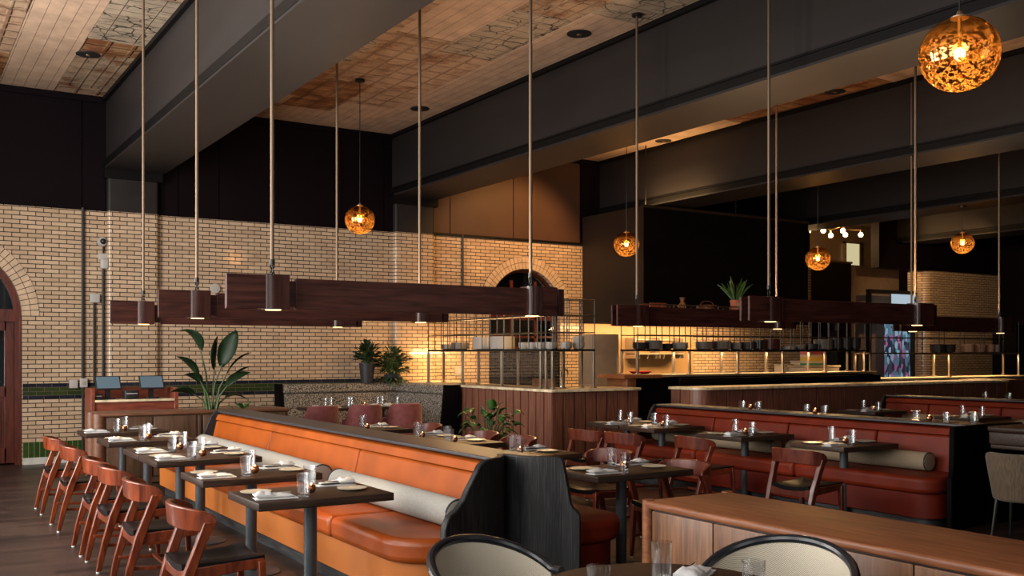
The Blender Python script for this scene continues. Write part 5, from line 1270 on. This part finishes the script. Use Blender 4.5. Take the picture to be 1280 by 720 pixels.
# passage room behind the right-hand opening
t = thing('mezzanine_parapet', 'dark boxed parapet in the passage beyond the kitchen', 'parapet', (0, 0, 0)); MB().box(18.9, 21.0, 16.9, 17.3, 0, 3.95).build('body', M['hood'], t); MB().box(18.9, 21.02, 16.87, 17.33, 3.95, 4.0).build('cap', M['brownwall'], t)
struct(MB().box(21.05, 23.2, 17.1, 17.4, 0, 3.95).build('partition_1', M['brownwall'], smooth=0))
t = thing('lit_doorway', 'pale lit doorway panel above the parapet in the far passage', 'doorway', (25.05, 20.35, 0)); MB().box(.0, .62, 0, .08, 3.6, 5.05).build('glow_panel', M['warmpane'], t); MB().box(-.06, 0, -.02, .09, 3.6, 5.1).box(.62, .68, -.02, .09, 3.6, 5.1).box(-.06, .68, -.02, .09, 5.05, 5.11).build('frame', M['brownwall'], t)
t = thing('bulb_chandelier', 'string of bare warm bulbs glowing in the far passage', 'light', (0, 0, 0))
BL = [(19.5, 17, 4.70), (20.06, 17, 4.75), (20.4, 17.05, 4.66), (20.8, 17, 4.80), (21.02, 17.1, 4.72), (21.5, 17, 4.74)]
for x, y, z in BL:
    MB().sphere((x, y, z), .06, 12, 8).build('bulb', M['smallbulb'], t)
    MB().cyl((x, y, z + .05), (x, y, z + .13), .02, 8).build('socket', M['brass'], t)
MB().tube([(x, y, z + .13) for x, y, z in BL], .012, 6).build('rail', M['brass'], t)
for x, y, z in (BL[0], BL[-1]): MB().cyl((x, y, z + .13), (x, y, ZC), .008, 6).build('hanger', M['iron'], t)
bush('potted_fern', 'dim palm-like plant before the dark parapet', (19.6, 16.2, 2.2), 30, .3, .45, .12, .2, 9, M['leaf2'], .6)
t = thing('plant_stand', 'tall dark stand carrying the dim palm before the parapet', 'stand', (19.6, 16.2, 0)); MB().rbox(-.18, .18, -.18, .18, 2.15, 2.199, .006).build('top', M['black'], t); MB().box(-.14, .14, -.14, .14, 0, 2.15).build('column', M['black'], t)
fr = struct(MB().box(21.35, 21.42, 16.6, 16.72, 0, 3.2).box(23.1, 23.2, 16.6, 16.72, 0, 3.2).box(21.35, 23.2, 16.6, 16.72, 3.2, 3.3).box(21.35, 23.2, 16.6, 16.72, 2.45, 2.9).build('door_2', M['black'], smooth=0))
struct(MB().box(22.05, 23.1, 16.68, 16.69, .9, 2.44).build('door_pane', M['street'], fr, smooth=0))
struct(MB().box(22.2, 23.15, 16.58, 16.59, 2.88, 3.2).build('door_transom', M['skyglow'], fr, smooth=0))

# high table and suede chair at the right edge
t = thing('high_table', 'dark layered wooden table cut off at the right edge', 'table', (8.33, 3.95, 0)); 
MB().rbox(0, .95, 0, 1.28, .95, 1.0, .02).build('tabletop', M['table'], t); MB().rbox(.012, .94, .012, 1.268, .84, .948, .01).build('apron', M['table'], t)
MB().rbox(.02, .93, .03, 1.26, .80, .838, .01).build('lower_band', M['table'], t)
for x in (.7,): 
    for y in (.15, 1.0): MB().box(x, x + .06, y, y + .06, 0, .8).build('leg', M['iron'], t)
tub_chair(8.45, 4.95, .2, 'brown suede tub chair under the layered table at the right edge', None, M['suede'], .78, .74, M['iron'], .055)
t = thing('dark_cupboard', 'tall black cupboard at the far right edge', 'cupboard', (22.2, 13.2, 0)); MB().rbox(0, 1.2, 0, .6, 0, 2.3, .01).build('body', M['gloss_black'], t); MB().rbox(.02, .59, -.022, -.002, .05, 2.25, .006).rbox(.61, 1.18, -.022, -.002, .05, 2.25, .006).build('door', M['gloss_black'], t)

# ------------------------------------------------------------------ light
DAY = (1.0, .93, .85)
for i, (a, b, z0, z1) in enumerate(WL):
    area('daylight', (X0 - .16, (a + b) / 2, (z0 + z1) / 2), (0, -PI / 2, 0), z1 - z0, b - a, (300, 360, 760, 820)[i], DAY)
for i, (a, b, z0, z1) in enumerate(WR):
    area('daylight', ((a + b) / 2, Y0 - .16, (z0 + z1) / 2), (PI / 2, 0, 0), b - a, z1 - z0, (120, 30)[i], DAY)
WARM = (1.0, .60, .25)
area('hood_strip', (13.9, 15.3, 2.2), (math.radians(18), 0, 0), 3.8, .3, 170, WARM)
area('rack_strip', (8.25, 13.6, 2.42), (0, math.radians(20), 0), .1, 3.4, 80, WARM)
area('counter_strip', (8.75, 15.5, 1.66), (math.radians(50), 0, 0), .9, .1, 30, WARM)
area('counter_strip', (18.2, 12.4, 1.62), (0, 0, 0), 4.6, .2, 70, WARM)
area('pass_strip', (12.4, 12.1, 1.66), (0, 0, 0), 5.0, .2, 55, WARM)
for x, y, z in ((20.2, 17.6, 4.6),):
    ld = bpy.data.lights.new('passage_lamp', 'POINT'); ld.energy = 330; ld.color = WARM; ld.shadow_soft_size = .3
    o = bpy.data.objects.new('passage_lamp', ld); COL.objects.link(o); o.location = (x, y, z)
spot('ceiling_spot', (10.9, 13.6, 5.45), (10.2, 16.2, 3.1), 620, (1.0, .52, .16), 76)
area('added_hood_uplight', (12.1, 13.9, 4.46), (PI, math.radians(12), 0), .08, 1.6, 30, WARM)  # invented strip on the hood top, added to lift the ceiling above
spot('ceiling_spot', (7.0, 10.9, 5.4), (6.45, 10.75, .9), 220, WARM, 26)
spot('ceiling_spot', (20.6, 13.4, 4.4), (24.2, 16.2, 2.6), 240, WARM, 90)
spot('ceiling_spot', (10.0, 9.9, 5.5), (9.6, 11.4, .9), 260, WARM, 60)
w = bpy.data.worlds.new('sky'); SC.world = w; w.use_nodes = True
bg = w.node_tree.nodes['Background']; sky = w.node_tree.nodes.new('ShaderNodeTexSky'); sky.sky_type = 'PREETHAM' if 'PREETHAM' in [e.identifier for e in sky.bl_rna.properties['sky_type'].enum_items] else 'NISHITA'
w.node_tree.links.new(sky.outputs[0], bg.inputs[0]); bg.inputs[1].default_value = .02
SC.view_settings.view_transform = 'Standard'; SC.view_settings.look = 'None'; SC.view_settings.gamma = 1; SC.view_settings.exposure = 0.0
try: SC.view_settings.use_curve_mapping = False
except Exception: pass
SC.cycles.use_denoising = True; SC.cycles.max_bounces = 8; SC.cycles.diffuse_bounces = 4; SC.cycles.transparent_max_bounces = 16; SC.cycles.sample_clamp_indirect = 6; SC.cycles.caustics_reflective = False; SC.cycles.caustics_refractive = False
